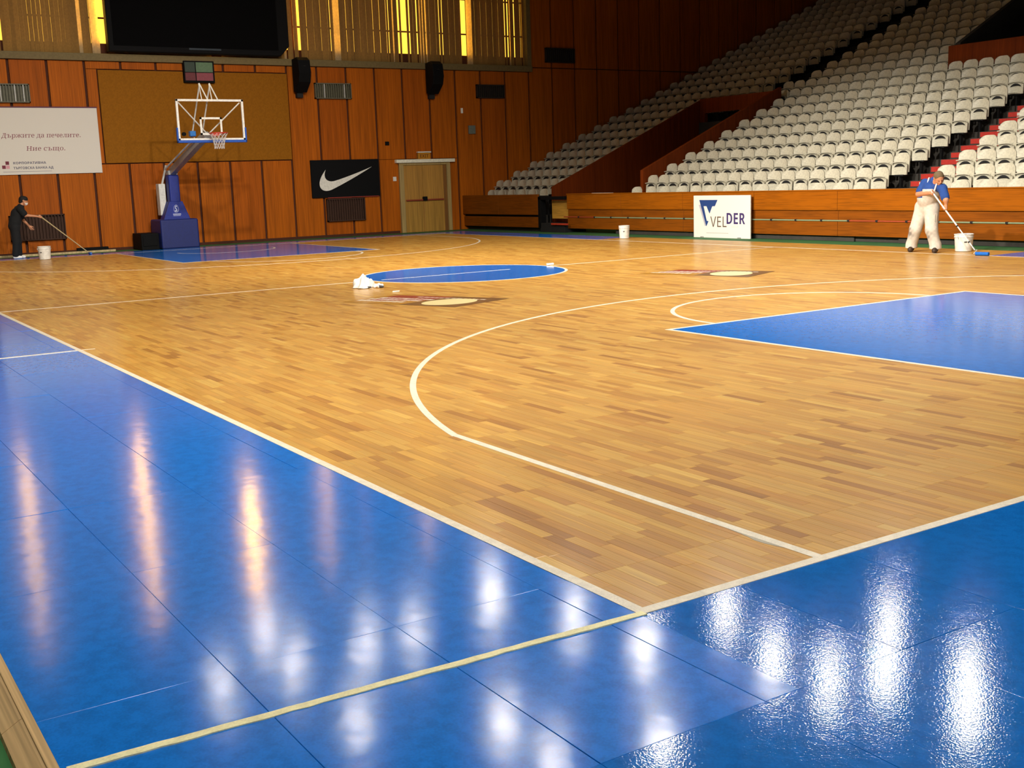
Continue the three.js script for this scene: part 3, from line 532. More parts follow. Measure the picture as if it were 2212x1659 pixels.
{
  const list = [];
  const line = (n, zs, block, from) => zs.forEach((z, i) => list.push({ x: rowX(n), y: rowF(n), z, n, i: i + 1, block, from }));
  const span = (z0, z1, pitch = 0.4735) => { const o = []; for (let z = z0; z0 < z1 ? z <= z1 + 0.05 : z >= z1 - 0.05; z += z0 < z1 ? pitch : -pitch) o.push(z); return o; };
  line(1, [14.41, 14.99, 15.67, 16.21, 16.81, 17.47, 18.05, 18.63, 19.32, 19.89, 20.45, 21.16, 21.73, 22.36], 'middle block', 'from the red stairs');
  for (let n = 2; n <= 9; n++) line(n, span(14.45, 22.5), 'middle block', 'from the red stairs');
  for (let n = 10; n <= 11; n++) line(n, span(14.45, 23.40), 'middle block', 'from the red stairs');
  for (let n = 12; n <= 24; n++) line(n, span(18.2, 23.3), 'middle block', 'from the upper entrance');
  line(1, [27.0, 27.65, 28.25, 28.9, 29.5, 30.15], 'end-wall block', 'from the lower entrance');
  for (let n = 2; n <= 9; n++) line(n, span(26.93, 30.7), 'end-wall block', 'from the lower entrance');
  for (let n = 10; n <= 24; n++) line(n, span(24.95, 30.7), 'end-wall block', 'from the upper aisle');
  line(1, [12.45, 11.85, 11.2, 10.55, 9.95, 9.3], 'right block', 'from the red stairs');
  for (let n = 2; n <= 8; n++) line(n, span(12.72, 8.4), 'right block', 'from the red stairs');
  const seen = list.filter((s) => onScreen(s.x, s.y + 0.7, s.z)).map((s) => ({ ...s, d: Math.hypot(s.x - eye.x, s.z - eye.z) })).sort((a, b) => a.d - b.d);
  let first = null;
  for (const s of seen.slice(0, 300)) {
    const label = `white tip-up stadium seat, ${ORD[s.i]} ${s.from}, ${ORD[s.n]} row, ${s.block}`;
    const turn = rr(-0.03, 0.03);
    if (!first) {
      first = thing('stadium_seat', label, 'seat', [s.x, s.y, s.z], 'white tip-up seats of the stand');
      for (const k of ['backrest', 'seat_pan']) { const m = shadowed(new THREE.Mesh(seatGeo[k], M.seat)); m.name = k; first.add(m); if (k === 'seat_pan') { const l = shadowed(new THREE.Mesh(seatGeo.pan_lip, M.seat)); l.name = 'pan_lip'; m.add(l); const r = shadowed(new THREE.Mesh(seatGeo.gap_shade, M.rubber)); r.name = 'gap_shade'; m.add(r); } }
      const b = shadowed(new THREE.Mesh(seatGeo.bracket, M.rubber)); b.name = 'bracket'; first.add(b);
    } else {
      const c = first.clone(); c.name = numbered('stadium_seat'); c.userData = { label, category: 'seat', group: 'white tip-up seats of the stand' }; c.position.copy(V(s.x, s.y, s.z)); c.rotation.y = turn; scene.add(c);
    }
  }
  const far = seen.slice(300);
  if (far.length) {
    const o = new THREE.Group(); o.name = 'distant_seats'; o.userData = { label: 'unlit white seats in the uppermost rows of the stand', category: 'seats', kind: 'stuff' }; scene.add(o);
    const mk = (name, geo, mat) => { const m = shadowed(new THREE.InstancedMesh(geo, mat, far.length)); m.name = name; far.forEach((s, i) => m.setMatrixAt(i, new THREE.Matrix4().makeTranslation(s.x, s.y, -s.z))); o.add(m); };
    mk('seat_shells', merge([seatGeo.backrest.clone(), seatGeo.seat_pan.clone(), seatGeo.pan_lip.clone()]), M.seat);
    mk('seat_brackets', merge([seatGeo.bracket.clone(), seatGeo.gap_shade.clone()]), M.rubber);
  }
  console.log('seats in view', seen.length);
}

// ---------------------------------------------------------------- far basket
{
  const t = thing('basketball_hoop', 'portable basketball hoop with blue padded base and glass backboard at the end wall', 'basketball hoop', [7.32, -0.05, 30.2]);
  part(t, 'base_padding', box(6.78, 7.88, -0.05, 0.79, 29.72, 30.75, 0.05), M.padDark);
  part(t, 'ballast_box', [box(6.25, 6.76, -0.05, 0.42, 29.9, 30.8, 0.02), box(6.3, 6.7, 0.06, 0.34, 29.88, 29.92, 0.01)], M.black);
  const s = new THREE.Shape([[6.93, 0.79], [7.66, 0.79], [7.47, 1.27], [7.12, 1.27]].map((p) => new THREE.Vector2(...p))), g = new THREE.ExtrudeGeometry(s, { depth: 0.35, bevelEnabled: true, bevelSize: 0.02, bevelThickness: 0.02, bevelSegments: 2 }); g.translate(0, 0, -30.15);
  const sk = part(t, 'skirt_padding', metric(flat(g)), M.pad);
  const logo = painted(256, 256, (c, w, h) => { c.fillStyle = '#1a2f8f'; c.fillRect(0, 0, w, h); c.strokeStyle = c.fillStyle = '#c9cede'; c.lineWidth = 8; c.beginPath(); c.arc(w / 2, 92, 70, 0, 7); c.stroke(); c.font = 'bold 150px sans-serif'; c.textAlign = 'center'; c.fillText('S', w / 2, 146); for (let x = 40; x < 216; x += 24) c.fillRect(x, 190, 18, 22); c.fillRect(44, 224, 168, 10); });
  part(sk, 'print', quad([7.14, 0.85, 29.778], [7.46, 0.85, 29.778], [7.40, 1.22, 29.778], [7.18, 1.22, 29.778]), std(0xffffff, 0.55, { map: logo }), 'white letter S in a ring');
  part(t, 'post_padding', box(7.14, 7.45, 1.25, 2.04, 29.80, 30.12, 0.05), M.pad);
  part(t, 'collar', box(7.16, 7.43, 2.04, 2.17, 29.82, 30.1, 0.02), M.silver);
  part(t, 'counterweight', box(6.93, 7.12, 0.9, 1.80, 30.1, 30.4, 0.02), M.white);
  part(t, 'main_arm', bar([7.29, 2.12, 29.9], [7.46, 3.02, 27.15], 0.17, 0.2), M.steel);
  part(t, 'lower_link', [tube([7.05, 1.75, 30.2], [7.13, 2.3, 29.9], 0.03), tube([7.1, 2.2, 29.95], [7.28, 2.95, 27.6], 0.025)], M.white);
  part(t, 'head_plate', box(7.36, 7.62, 2.90, 3.02, 27.02, 27.16, 0.02), M.steel);
  const bz = 26.8, bx0 = 6.61, bx1 = 8.41, by0 = 2.86, by1 = 3.91;
  for (const [cx, cy] of [[bx0 + 0.08, by1 - 0.08], [bx1 - 0.08, by1 - 0.08]]) part(t, 'board_strut', tube([7.5, 3.02, 27.12], [cx, cy, bz + 0.05], 0.018), M.white);
  for (const x of [7.38, 7.65]) { part(t, 'back_strut', tube([x - 0.28, 2.95, 27.25], [x - 0.04, 4.30, 27.0], 0.02), M.silver); part(t, 'clock_mount', [tube([x - 0.06, by1 - 0.02, bz + 0.05], [x - 0.06, 4.32, 27.0], 0.014), tube([x + 0.10, by1 - 0.02, bz + 0.05], [x - 0.05, 4.33, 27.0], 0.018)], M.white); }
  const bd = part(t, 'backboard', box(bx0 + 0.03, bx1 - 0.03, by0 + 0.03, by1 - 0.03, bz, bz + 0.012), phys(0xffffff, 0.03, { transmission: 1, thickness: 0, ior: 1.5, specularIntensity: 0.6 }), 'clear glass pane');
  const W = 0.055;
  part(bd, 'board_frame', [box(bx0, bx1, by1 - W, by1, bz - 0.012, bz + 0.04, 0.004), box(bx0, bx1, by0, by0 + W, bz - 0.012, bz + 0.04, 0.004), box(bx0, bx0 + W, by0, by1, bz - 0.012, bz + 0.04, 0.004), box(bx1 - W, bx1, by0, by1, bz - 0.012, bz + 0.04, 0.004)], M.paper);
  const ix0 = 7.205, ix1 = 7.795, iy0 = 3.0, iy1 = 3.45;
  part(bd, 'target_square', [box(ix0, ix1, iy1 - 0.05, iy1, bz - 0.008, bz - 0.002), box(ix0, ix1, iy0, iy0 + 0.05, bz - 0.008, bz - 0.002), box(ix0, ix0 + 0.05, iy0, iy1, bz - 0.008, bz - 0.002), box(ix1 - 0.05, ix1, iy0, iy1, bz - 0.008, bz - 0.002)], M.paper);
  part(t, 'edge_padding', [box(bx0 - 0.035, bx1 + 0.035, by0 - 0.06, by0 + 0.01, bz - 0.03, bz + 0.06, 0.015), box(bx0 - 0.035, bx0 + 0.01, by0 - 0.06, by0 + 0.33, bz - 0.03, bz + 0.06, 0.015), box(bx1 - 0.01, bx1 + 0.035, by0 - 0.06, by0 + 0.33, bz - 0.03, bz + 0.06, 0.015)], std(0x1c56b8, 0.5, { map: T.cloth }));
  const hub = part(t, 'control_box', box(7.02, 7.18, 2.98, 3.12, 27.1, 27.25, 0.02), std(0x2a78c8, 0.4, { map: T.matte })); part(hub, 'knob', tube([6.86, 3.04, 27.08], [6.86, 3.04, 27.16], 0.05, 0.05, 16), M.black);
  // rim and net
  const rc = [7.55, 3.03, 26.42], tor = new THREE.TorusGeometry(0.234, 0.011, 8, 40); tor.rotateX(Math.PI / 2); tor.translate(rc[0], rc[1], -rc[2]);
  part(t, 'rim', [flat(tor), box(rc[0] - 0.10, rc[0] + 0.1, 2.96, 3.05, 26.64, 26.80, 0.008), tube([rc[0] - 0.07, 2.98, 26.70], [rc[0] - 0.16, 3.02, 26.58], 0.012), tube([rc[0] + 0.07, 2.98, 26.70], [rc[0] + 0.16, 3.02, 26.58], 0.012)], M.red);
  const cords = [], N = 12, R = (k) => [0.234, 0.19, 0.16, 0.14, 0.128, 0.125][k], Y = (k) => rc[1] - 0.015 - 0.078 * k, p = (k, a) => [rc[0] + R(k) * Math.cos(a), Y(k), rc[2] + R(k) * Math.sin(a)];
  for (let i = 0; i < N; i++) for (let k = 0; k < 5; k++) for (const d of [-1, 1]) { const a = (i + (k % 2) / 2) * 2 * Math.PI / N, b = a + d * Math.PI / N; cords.push(tube(p(k, a), p(k + 1, b), 0.0045, 0.0045, 5)); }
  part(t, 'net', cords, M.net);
}

// ---------------------------------------------------------------- sign, buckets, cloth
{
  const t = thing('sponsor_sign', 'white sponsor sign with a blue triangular emblem, leaning on the orange timber front', 'sign', [17.5, -0.05, 18.2]);
  const face = painted(1200, 640, (g, w, h) => {
    g.fillStyle = '#efe8de'; g.fillRect(0, 0, w, h); const X = (x) => (x - 370) / 1165 * w, Y = (y) => (y - 190) / 830 * h;
    g.fillStyle = '#b9b3bd'; g.beginPath(); for (const [x, y] of [[480, 370], [520, 370], [640, 790], [610, 790]]) g.lineTo(X(x), Y(y)); g.fill();
    g.fillStyle = '#24427f'; g.beginPath(); for (const [x, y] of [[492, 275], [878, 275], [822, 398], [768, 400], [700, 550], [640, 398], [585, 398], [650, 690], [690, 690], [640, 800]]) g.lineTo(X(x), Y(y)); g.fill();
    g.fillStyle = '#efe8de'; g.beginPath(); for (const [x, y] of [[585, 400], [645, 398], [715, 560], [770, 402], [830, 398], [705, 700], [660, 690]]) g.lineTo(X(x), Y(y)); g.fill();
    g.fillStyle = '#24427f'; g.beginPath(); for (const [x, y] of [[655, 398], [768, 398], [708, 548]]) g.lineTo(X(x), Y(y)); g.fill();
    g.fillStyle = '#6a5648'; g.textBaseline = 'alphabetic'; g.font = '222px sans-serif'; g.fillText('VEL', X(726), Y(806), X(1100) - X(726));
    g.fillStyle = '#42336a'; g.font = 'bold 232px sans-serif'; g.fillText('DER', X(1045), Y(744), X(1435) - X(1045));
    g.fillStyle = '#d4cbc2'; g.font = '44px sans-serif'; g.fillText('GROUP', X(1165), Y(818)); g.fillStyle = '#c3bab2'; g.fillRect(X(640), Y(922), X(1100) - X(640), 9);
  });
  const b = part(t, 'panel', box(17.47, 17.5, -0.05, 1.01, 17.18, 19.22, 0.005), M.white);
  part(b, 'print', quad([17.4685, -0.045, 19.215], [17.4685, -0.045, 17.185], [17.4685, 1.005, 17.185], [17.4685, 1.005, 19.215]), std(0xffffff, 0.45, { map: face }));
  part(t, 'foot', [box(17.4, 17.56, -0.05, -0.02, 17.5, 17.56), box(17.4, 17.56, -0.05, -0.02, 18.84, 18.9)], M.steel);
}
function bucket(label, x, z, r, h, lid, y = 0) {
  const t = thing('bucket', label, 'bucket', [x, y, z]), P = [[0, 0.004], [r * 0.86, 0.004], [r * 0.875, 0.012], [r * 0.985, h * 0.80], [r * 1.03, h * 0.80], [r * 1.04, h * 0.83], [r * 1.0, h * 0.835], [r, h * 0.95], [r * 1.04, h * 0.955], [r * 1.04, h * 0.99], [r * 0.97, h], [r * 0.95, h * 0.97], [r * 0.82, 0.03], [0, 0.03]].map((p) => new THREE.Vector2(...p));
  const g = flat(new THREE.LatheGeometry(P, 36)); g.translate(x, y, -z); part(t, 'tub', metric(g), M.bucket);
  const c = new THREE.TorusGeometry(r * 1.06, 0.004, 6, 24, Math.PI); c.rotateZ(Math.PI); c.rotateX(-0.12); c.scale(1, 0.75, 1); c.translate(x, y + h * 0.86, -z); part(t, 'handle', flat(c), M.steel);
  if (lid) { const p = flat(new THREE.CylinderGeometry(r * 0.93, r * 0.93, 0.02, 32)); p.translate(x, y + h * 0.93, -z); part(t, 'paint', p, std(0x2a4fa8, 0.4, { map: T.matte }), 'blue floor paint in the tub'); }
  part(t, 'label_mark', bar([x - r * 0.78, y + h * 0.55, z - r * 0.62], [x - r * 0.55, y + h * 0.56, z - r * 0.81], 0.006, 0.02), std(0x4a4a48, 0.7, { map: T.matte }));
}
bucket('white plastic bucket beside the man with the face mask', 3.16, 27.36, 0.155, 0.33, false);
bucket('white plastic bucket alone on the far sideline under the timber front', 15.68, 19.84, 0.135, 0.33, false);
bucket('white plastic bucket with blue paint, behind the worker\'s roller pole', 15.72, 9.97, 0.165, 0.32, true);
{
  const geo = (fx) => { const g = new THREE.SphereGeometry(1, 40, 24), p = g.attributes.position, v = new THREE.Vector3(); for (let i = 0; i < p.count; i++) { v.fromBufferAttribute(p, i); const [x, y, z] = fx(v.x, v.y, v.z); p.setXYZ(i, x, y, z); } g.computeVertexNormals(); return g; };
  const g = geo((x, y, z) => { const a = Math.atan2(z, x), lump = 1 + 0.22 * Math.sin(3 * a + 1) + 0.12 * Math.sin(7 * a + 4 * y); return [x * 0.21 * lump, Math.max(0.002, 0.01 + (y > 0 ? y : y * 0.1) * (0.17 + 0.06 * Math.cos(5 * x + 2) * Math.sin(6 * z) - 0.05 * Math.abs(x))), z * 0.13 * lump]; });
  g.rotateY(0.55); g.translate(5.07, 0, -12.93); const t = thing('cloth', 'crumpled white cloth lying by the blue centre circle', 'cloth', [5.07, 0, 12.93]); part(t, 'cloth_heap', metric(flat(g)), M.paper);
  const f = geo((x, y, z) => [x * 0.085, Math.max(0.002, 0.03 + y * 0.035 + 0.01 * Math.sin(9 * x)), z * 0.07]); f.translate(5.22, 0, -12.74); part(t, 'cloth_fold', metric(flat(f)), M.paper);
  part(t, 'shaded_fold', [tube([4.98, 0.018, 12.79], [5.10, 0.02, 12.74], 0.022, 0.012), tube([5.2, 0.03, 12.67], [5.27, 0.02, 12.66], 0.02, 0.014)], std(0x4c4a4c, 0.9, { map: T.cloth }), 'dark grey fold of the cloth, shade put into its colour');  // dark tubes carry the shade of the cloth folds in their colour
}
solid('paper_scrap', bar([9.33, 0.02, 14.12], [9.45, 0.028, 14.08], 0.06, 0.03), M.paper, 'scrap of white tape on the edge of the blue centre circle', 'scrap', [9.4, 0, 14.1]);
solid('paper_scrap', bar([5.05, 0.008, 11.92], [5.13, 0.014, 11.86], 0.05, 0.014), M.paper, 'tiny cream scrap between the cloth and the nearer sticker', 'scrap', [5.09, 0, 11.89]);
solid('paper_sheet', box(17.6, 17.74, 1.105, 1.112, 22.9, 23.75, 0.002), M.paper, 'white paper lying on the ledge of the timber front', 'paper', [17.67, 1.105, 23.3]);
solid('paper_notice', box(23.86, 23.9, 2.0, 2.32, 25.3, 25.42, 0.003), M.paper, 'small white notice in the brown entrance passage', 'notice', [23.88, 2.0, 25.4]);

// ---------------------------------------------------------------- people
function blob(bones, cell, { k = 0.03, cut, grow = 0, color } = {}) { // smooth union of tapered capsules, meshed by surface nets; bones: [a, ra, b, rb] in court coordinates
  const lo = [1e9, 1e9, 1e9], hi = [-1e9, -1e9, -1e9];
  for (const [a, ra, b, rb] of bones) for (let c = 0; c < 3; c++) { lo[c] = Math.min(lo[c], a[c] - ra - grow, b[c] - rb - grow); hi[c] = Math.max(hi[c], a[c] + ra + grow, b[c] + rb + grow); }
  const N = [0, 1, 2].map((c) => Math.ceil((hi[c] - lo[c]) / cell) + 5), at = (i, c) => lo[c] + (i - 2) * cell;
  const field = (x, y, z) => {
    let d = 1e9;
    for (const [a, ra, b, rb] of bones) {
      const ux = b[0] - a[0], uy = b[1] - a[1], uz = b[2] - a[2], L = ux * ux + uy * uy + uz * uz, vx = x - a[0], vy = y - a[1], vz = z - a[2];
      let t = L > 0 ? (vx * ux + vy * uy + vz * uz) / L : 0; t = t < 0 ? 0 : t > 1 ? 1 : t;
      const e = Math.hypot(vx - ux * t, vy - uy * t, vz - uz * t) - (ra + (rb - ra) * t) - grow;
      if (e > d + k) continue;
      if (d > e + k) { d = e; continue; }
      const h = 0.5 + 0.5 * (d - e) / k; d = d + (e - d) * h - k * h * (1 - h);
    }
    if (cut) d = Math.max(d, cut(x, y, z)); return d;
  };
  const F = new Float32Array(N[0] * N[1] * N[2]), id = (i, j, l) => (l * N[1] + j) * N[0] + i;
  for (let l = 0; l < N[2]; l++) for (let j = 0; j < N[1]; j++) for (let i = 0; i < N[0]; i++) F[id(i, j, l)] = field(at(i, 0), at(j, 1), at(l, 2));
  const vert = new Int32Array(F.length).fill(-1), P = [], idx = [];
  for (let l = 0; l < N[2] - 1; l++) for (let j = 0; j < N[1] - 1; j++) for (let i = 0; i < N[0] - 1; i++) {
    let n = 0, sx = 0, sy = 0, sz = 0; const c = [0, 1, 2, 3, 4, 5, 6, 7].map((q) => F[id(i + (q & 1), j + (q >> 1 & 1), l + (q >> 2))]);
    for (const [a, b] of [[0, 1], [2, 3], [4, 5], [6, 7], [0, 2], [1, 3], [4, 6], [5, 7], [0, 4], [1, 5], [2, 6], [3, 7]]) if ((c[a] < 0) !== (c[b] < 0)) { const t = c[a] / (c[a] - c[b]); n++; sx += (a & 1) + ((b & 1) - (a & 1)) * t; sy += (a >> 1 & 1) + ((b >> 1 & 1) - (a >> 1 & 1)) * t; sz += (a >> 2) + ((b >> 2) - (a >> 2)) * t; }
    if (n) { vert[id(i, j, l)] = P.length / 3; P.push(at(i + sx / n, 0), at(j + sy / n, 1), -at(l + sz / n, 2)); }
  }
  const quadOut = (a, b, c, d, f) => { if (a < 0 || b < 0 || c < 0 || d < 0) return; f ? idx.push(a, b, c, a, c, d) : idx.push(a, c, b, a, d, c); };
  for (let l = 1; l < N[2] - 1; l++) for (let j = 1; j < N[1] - 1; j++) for (let i = 1; i < N[0] - 1; i++) {
    const a = F[id(i, j, l)] < 0;
    if (a !== F[id(i + 1, j, l)] < 0) quadOut(vert[id(i, j, l)], vert[id(i, j - 1, l)], vert[id(i, j - 1, l - 1)], vert[id(i, j, l - 1)], a);
    if (a !== F[id(i, j + 1, l)] < 0) quadOut(vert[id(i, j, l)], vert[id(i, j, l - 1)], vert[id(i - 1, j, l - 1)], vert[id(i - 1, j, l)], a);
    if (a !== F[id(i, j, l + 1)] < 0) quadOut(vert[id(i, j, l)], vert[id(i - 1, j, l)], vert[id(i - 1, j - 1, l)], vert[id(i, j - 1, l)], a);
  }
  const g = new THREE.BufferGeometry(); g.setAttribute('position', new THREE.Float32BufferAttribute(P, 3)); g.setIndex(idx); g.computeVertexNormals();
  const q = g.attributes.position, nn = g.attributes.normal; let flip = 0; for (let t = 0; t < q.count; t += 7) { const e = 0.4 * cell; flip += Math.sign(field(q.getX(t) + nn.getX(t) * e, q.getY(t) + nn.getY(t) * e, -q.getZ(t) - nn.getZ(t) * e) - field(q.getX(t) - nn.getX(t) * e, q.getY(t) - nn.getY(t) * e, -q.getZ(t) + nn.getZ(t) * e)); }
  if (flip < 0) { const r = g.index.array; for (let t = 0; t < r.length; t += 3) { const s = r[t]; r[t] = r[t + 1]; r[t + 1] = s; } g.computeVertexNormals(); }
  if (color) { const col = new Float32Array(q.count * 3); for (let t = 0; t < q.count; t++) col.set(color(q.getX(t), q.getY(t), -q.getZ(t)), 3 * t); g.setAttribute('color', new THREE.BufferAttribute(col, 3)); }
  return metric(flat(g));
}
const sub = (a, b) => a.map((v, i) => v - b[i]), add = (a, b, s = 1) => a.map((v, i) => v + b[i] * s), len = (a) => Math.hypot(...a), unit = (a) => { const l = len(a); return a.map((v) => v / l); }, dot = (a, b) => a.reduce((s, v, i) => s + v * b[i], 0), cross = (a, b) => [a[1] * b[2] - a[2] * b[1], a[2] * b[0] - a[0] * b[2], a[0] * b[1] - a[1] * b[0]];
function grip(wrist, G, axis, R, flip = 1) { // a hand closed around a pole: palm, four fingers of unequal length, a thumb
  const u = unit(axis), w = sub(wrist, G), e1 = unit(sub(w, u.map((v) => v * dot(w, u)))), e2 = cross(u, e1).map((v) => v * flip), bones = [];
  const p = (o, th, r) => G.map((v, i) => v + u[i] * o + r * (Math.cos(th) * e1[i] + Math.sin(th) * e2[i]));
  for (const o of [-0.03, -0.01, 0.01, 0.03]) bones.push([wrist, 0.024, p(o, 0.35, R + 0.016), 0.0165]);
  [[0.034, 3.3], [0.0125, 3.7], [-0.009, 3.6], [-0.03, 3.0]].forEach(([o, end]) => { let a = p(o, 0.45, R + 0.011); for (let s = 1; s <= 4; s++) { const b = p(o, 0.45 + (end - 0.45) * s / 4, R + 0.008); bones.push([a, 0.0102 - 0.0006 * s, b, 0.0098 - 0.0006 * s]); a = b; } });
  let a = G.map((v, i) => v + (wrist[i] - v) * 0.45 + u[i] * 0.03); for (const [o, th] of [[0.048, -0.5], [0.044, -1.3], [0.036, -2.1]]) { const b = p(o, th, R + 0.010); bones.push([a, 0.0125, b, 0.0108]); a = b; }
  return bones;
}
function openHand(wrist, tip, side) { // relaxed hand, slightly curled
  const d = unit(sub(tip, wrist)), s = unit(side), c = cross(d, s), bones = [], K = (f, l, b) => add(add(add(wrist, d, f), s, l), c, b);
  for (const l of [-0.028, -0.009, 0.009, 0.028]) bones.push([wrist, 0.024, K(0.085, l, 0), 0.0145]);
  [[-0.03, 0.062], [-0.010, 0.078], [0.011, 0.085], [0.032, 0.074]].forEach(([l, L]) => { const a = K(0.085, l, 0), b = K(0.085 + L * 0.5, l * 1.15, 0.012), e = K(0.085 + L * 0.85, l * 1.15, 0.035); bones.push([a, 0.0105, b, 0.0095], [b, 0.0095, e, 0.008]); });
  bones.push([K(0.02, 0.02, 0), 0.015, K(0.06, 0.055, 0.015), 0.0115], [K(0.06, 0.055, 0.015), 0.0115, K(0.095, 0.062, 0.03), 0.0095]); return bones;
}
function headBones(c, up, fwd) { // skull, jaw, nose, ears, brow, lips
  const u = unit(up), f = unit(sub(fwd, u.map((v) => v * dot(fwd, u)))), s = cross(u, f), K = (a, b, d) => c.map((v, i) => v + u[i] * a + f[i] * b + s[i] * d);
  return { K, bones: [[K(0.035, -0.022, 0), 0.083, K(0.03, 0.018, 0), 0.078], [K(-0.03, 0.03, 0.018), 0.055, K(-0.03, 0.03, -0.018), 0.055], [K(-0.082, 0.052, 0.012), 0.028, K(-0.082, 0.052, -0.012), 0.028],
    [K(0.012, 0.093, 0), 0.010, K(-0.022, 0.112, 0), 0.014], [K(0.018, 0.086, 0.032), 0.012, K(0.018, 0.086, -0.032), 0.012], [K(-0.05, 0.090, 0.015), 0.009, K(-0.05, 0.090, -0.015), 0.009],
    [K(0.012, -0.005, 0.080), 0.016, K(-0.02, -0.002, 0.078), 0.010], [K(0.012, -0.005, -0.080), 0.016, K(-0.02, -0.002, -0.078), 0.010]] };
}
const eyeMat = std(0x2a1c14, 0.3, { map: T.matte });
// worker in white overalls, painting beside the far sideline
{
  const t = thing('person', 'man in white bib overalls and blue shirt, bent over a long paint roller pole', 'person', [15.22, 0, 10.45]);
  const f = unit([-0.86, 0, -0.5]);
  const hip = { R: [15.25, 0.82, 10.52], L: [15.25, 0.81, 10.33] }, knee = { R: [15.18, 0.42, 10.61], L: [15.15, 0.41, 10.24] }, ank = { R: [15.23, 0.09, 10.73], L: [15.21, 0.09, 10.19] };
  const pelvis = [15.27, 0.86, 10.44], belly = [15.21, 1.00, 10.38], chest = [15.15, 1.14, 10.26], neckB = [15.11, 1.26, 10.20], headC = [15.02, 1.335, 10.02];
  const sh = { R: [15.18, 1.25, 10.43], L: [15.06, 1.155, 9.97] }, el = { R: [15.05, 1.06, 10.47], L: [14.95, 0.955, 9.81] };
  const p0 = [14.92, 1.125, 10.10], p1 = [14.96, 0.095, 9.20], axis = sub(p1, p0), onPole = (s) => p0.map((v, i) => v + axis[i] * s);
  const G = { R: onPole(0.025), L: onPole(0.30) }, wr = { R: add(G.R, unit([0.03, -0.02, 0.075]), 0.078), L: add(G.L, unit([0.03, 0.07, -0.02]), 0.078) };
  const H = headBones(headC, [-0.42, 0.86, -0.30], [-0.50, -0.42, -0.72]);
  const torso = [[pelvis, 0.145, belly, 0.165], [belly, 0.165, chest, 0.155], [chest, 0.15, neckB, 0.075], [sh.R, 0.07, sh.L, 0.07], [hip.R, 0.115, hip.L, 0.115]];
  const legs = [[hip.R, 0.10, knee.R, 0.066], [knee.R, 0.066, ank.R, 0.045], [hip.L, 0.10, knee.L, 0.066], [knee.L, 0.066, ank.L, 0.045]];
  const arms = [[sh.R, 0.058, el.R, 0.045], [el.R, 0.046, wr.R, 0.03], [sh.L, 0.058, el.L, 0.045], [el.L, 0.046, wr.L, 0.03]];
  part(t, 'body', [blob([...torso, ...legs, ...arms, [neckB, 0.062, add(headC, [0.03, -0.03, 0.03]), 0.06]], 0.012), blob(H.bones, 0.005, { k: 0.018 }), blob(grip(wr.R, G.R, axis, 0.014, -1), 0.004, { k: 0.006 }), blob(grip(wr.L, G.L, axis, 0.014, 1), 0.004, { k: 0.006 })], M.skin);
  part(t, 'eye', tube(H.K(0.006, 0.083, 0.03), H.K(0.006, 0.091, 0.03), 0.009, 0.007, 10), eyeMat); part(t, 'eye', tube(H.K(0.006, 0.083, -0.03), H.K(0.006, 0.091, -0.03), 0.009, 0.007, 10), eyeMat);
  part(t, 'hair', blob([[H.K(0.04, -0.026, 0), 0.086, H.K(0.045, 0.010, 0), 0.082], [H.K(-0.02, -0.05, 0), 0.06, H.K(0.02, -0.04, 0), 0.07]], 0.006, { k: 0.02, cut: (x, y, z) => { const d = sub([x, y, z], headC), a = dot(d, unit(sub(H.K(1, 0, 0), headC))), b = dot(d, unit(sub(H.K(0, 1, 0), headC))); return Math.max(b * 0.9 - 0.055 - a * 0.25, -(a + 0.035 - b * 0.9)); } }), M.hairGrey, 'short greying hair');
  part(t, 'shirt', blob([...torso.slice(0, 4), [sh.R, 0.066, add(sh.R, sub(el.R, sh.R), 0.72), 0.066], [sh.L, 0.066, add(sh.L, sub(el.L, sh.L), 0.78), 0.066], [neckB, 0.07, add(neckB, [-0.02, 0.035, -0.02]), 0.062]], 0.012, { grow: 0.010, cut: (x, y) => 0.90 - y }), M.shirt, 'blue short-sleeved shirt');
  const dirty = (x, y, z) => { const k = (c, r) => Math.max(0, 1 - Math.hypot((x - c[0]), (y - c[1]) * 0.9, z - c[2]) / r), n = 0.6 + 0.4 * Math.sin(61 * y + 23 * z) * Math.sin(47 * z - 31 * x), s = Math.min(0.62, (k([15.1, 0.36, 10.68], 0.14) + 0.7 * k([15.08, 0.33, 10.25], 0.13)) * n * 1.3); return [1 - s, 1 - s * 1.02, 1 - s]; };
  const trouser = M.bib.clone(); trouser.vertexColors = true;
  const leg = [[hip.R, 0.112, knee.R, 0.086], [knee.R, 0.086, add(ank.R, [0, 0.03, 0]), 0.074], [hip.L, 0.112, knee.L, 0.086], [knee.L, 0.086, add(ank.L, [0, 0.03, 0]), 0.074]];
  part(t, 'overalls', blob([...torso.slice(0, 3), torso[4], ...leg, [add(ank.R, [0, 0.05, 0]), 0.076, add(ank.R, [0, -0.005, 0]), 0.082], [add(ank.L, [0, 0.05, 0]), 0.076, add(ank.L, [0, -0.005, 0]), 0.082]], 0.010, { grow: 0.022, k: 0.03, color: dirty, cut: (x, y, z) => { const b = dot(sub([x, y, z], chest), f), w = Math.abs((x - chest[0]) * -f[2] + (z - chest[2]) * f[0]); return Math.max(0.065 - y, y < 1.0 ? -1 : Math.max(0.01 - b, y - 1.15, w - 0.15)); } }), trouser, 'white bib overalls with grey knee stains');
  const sR = unit(sub(sh.R, sh.L));
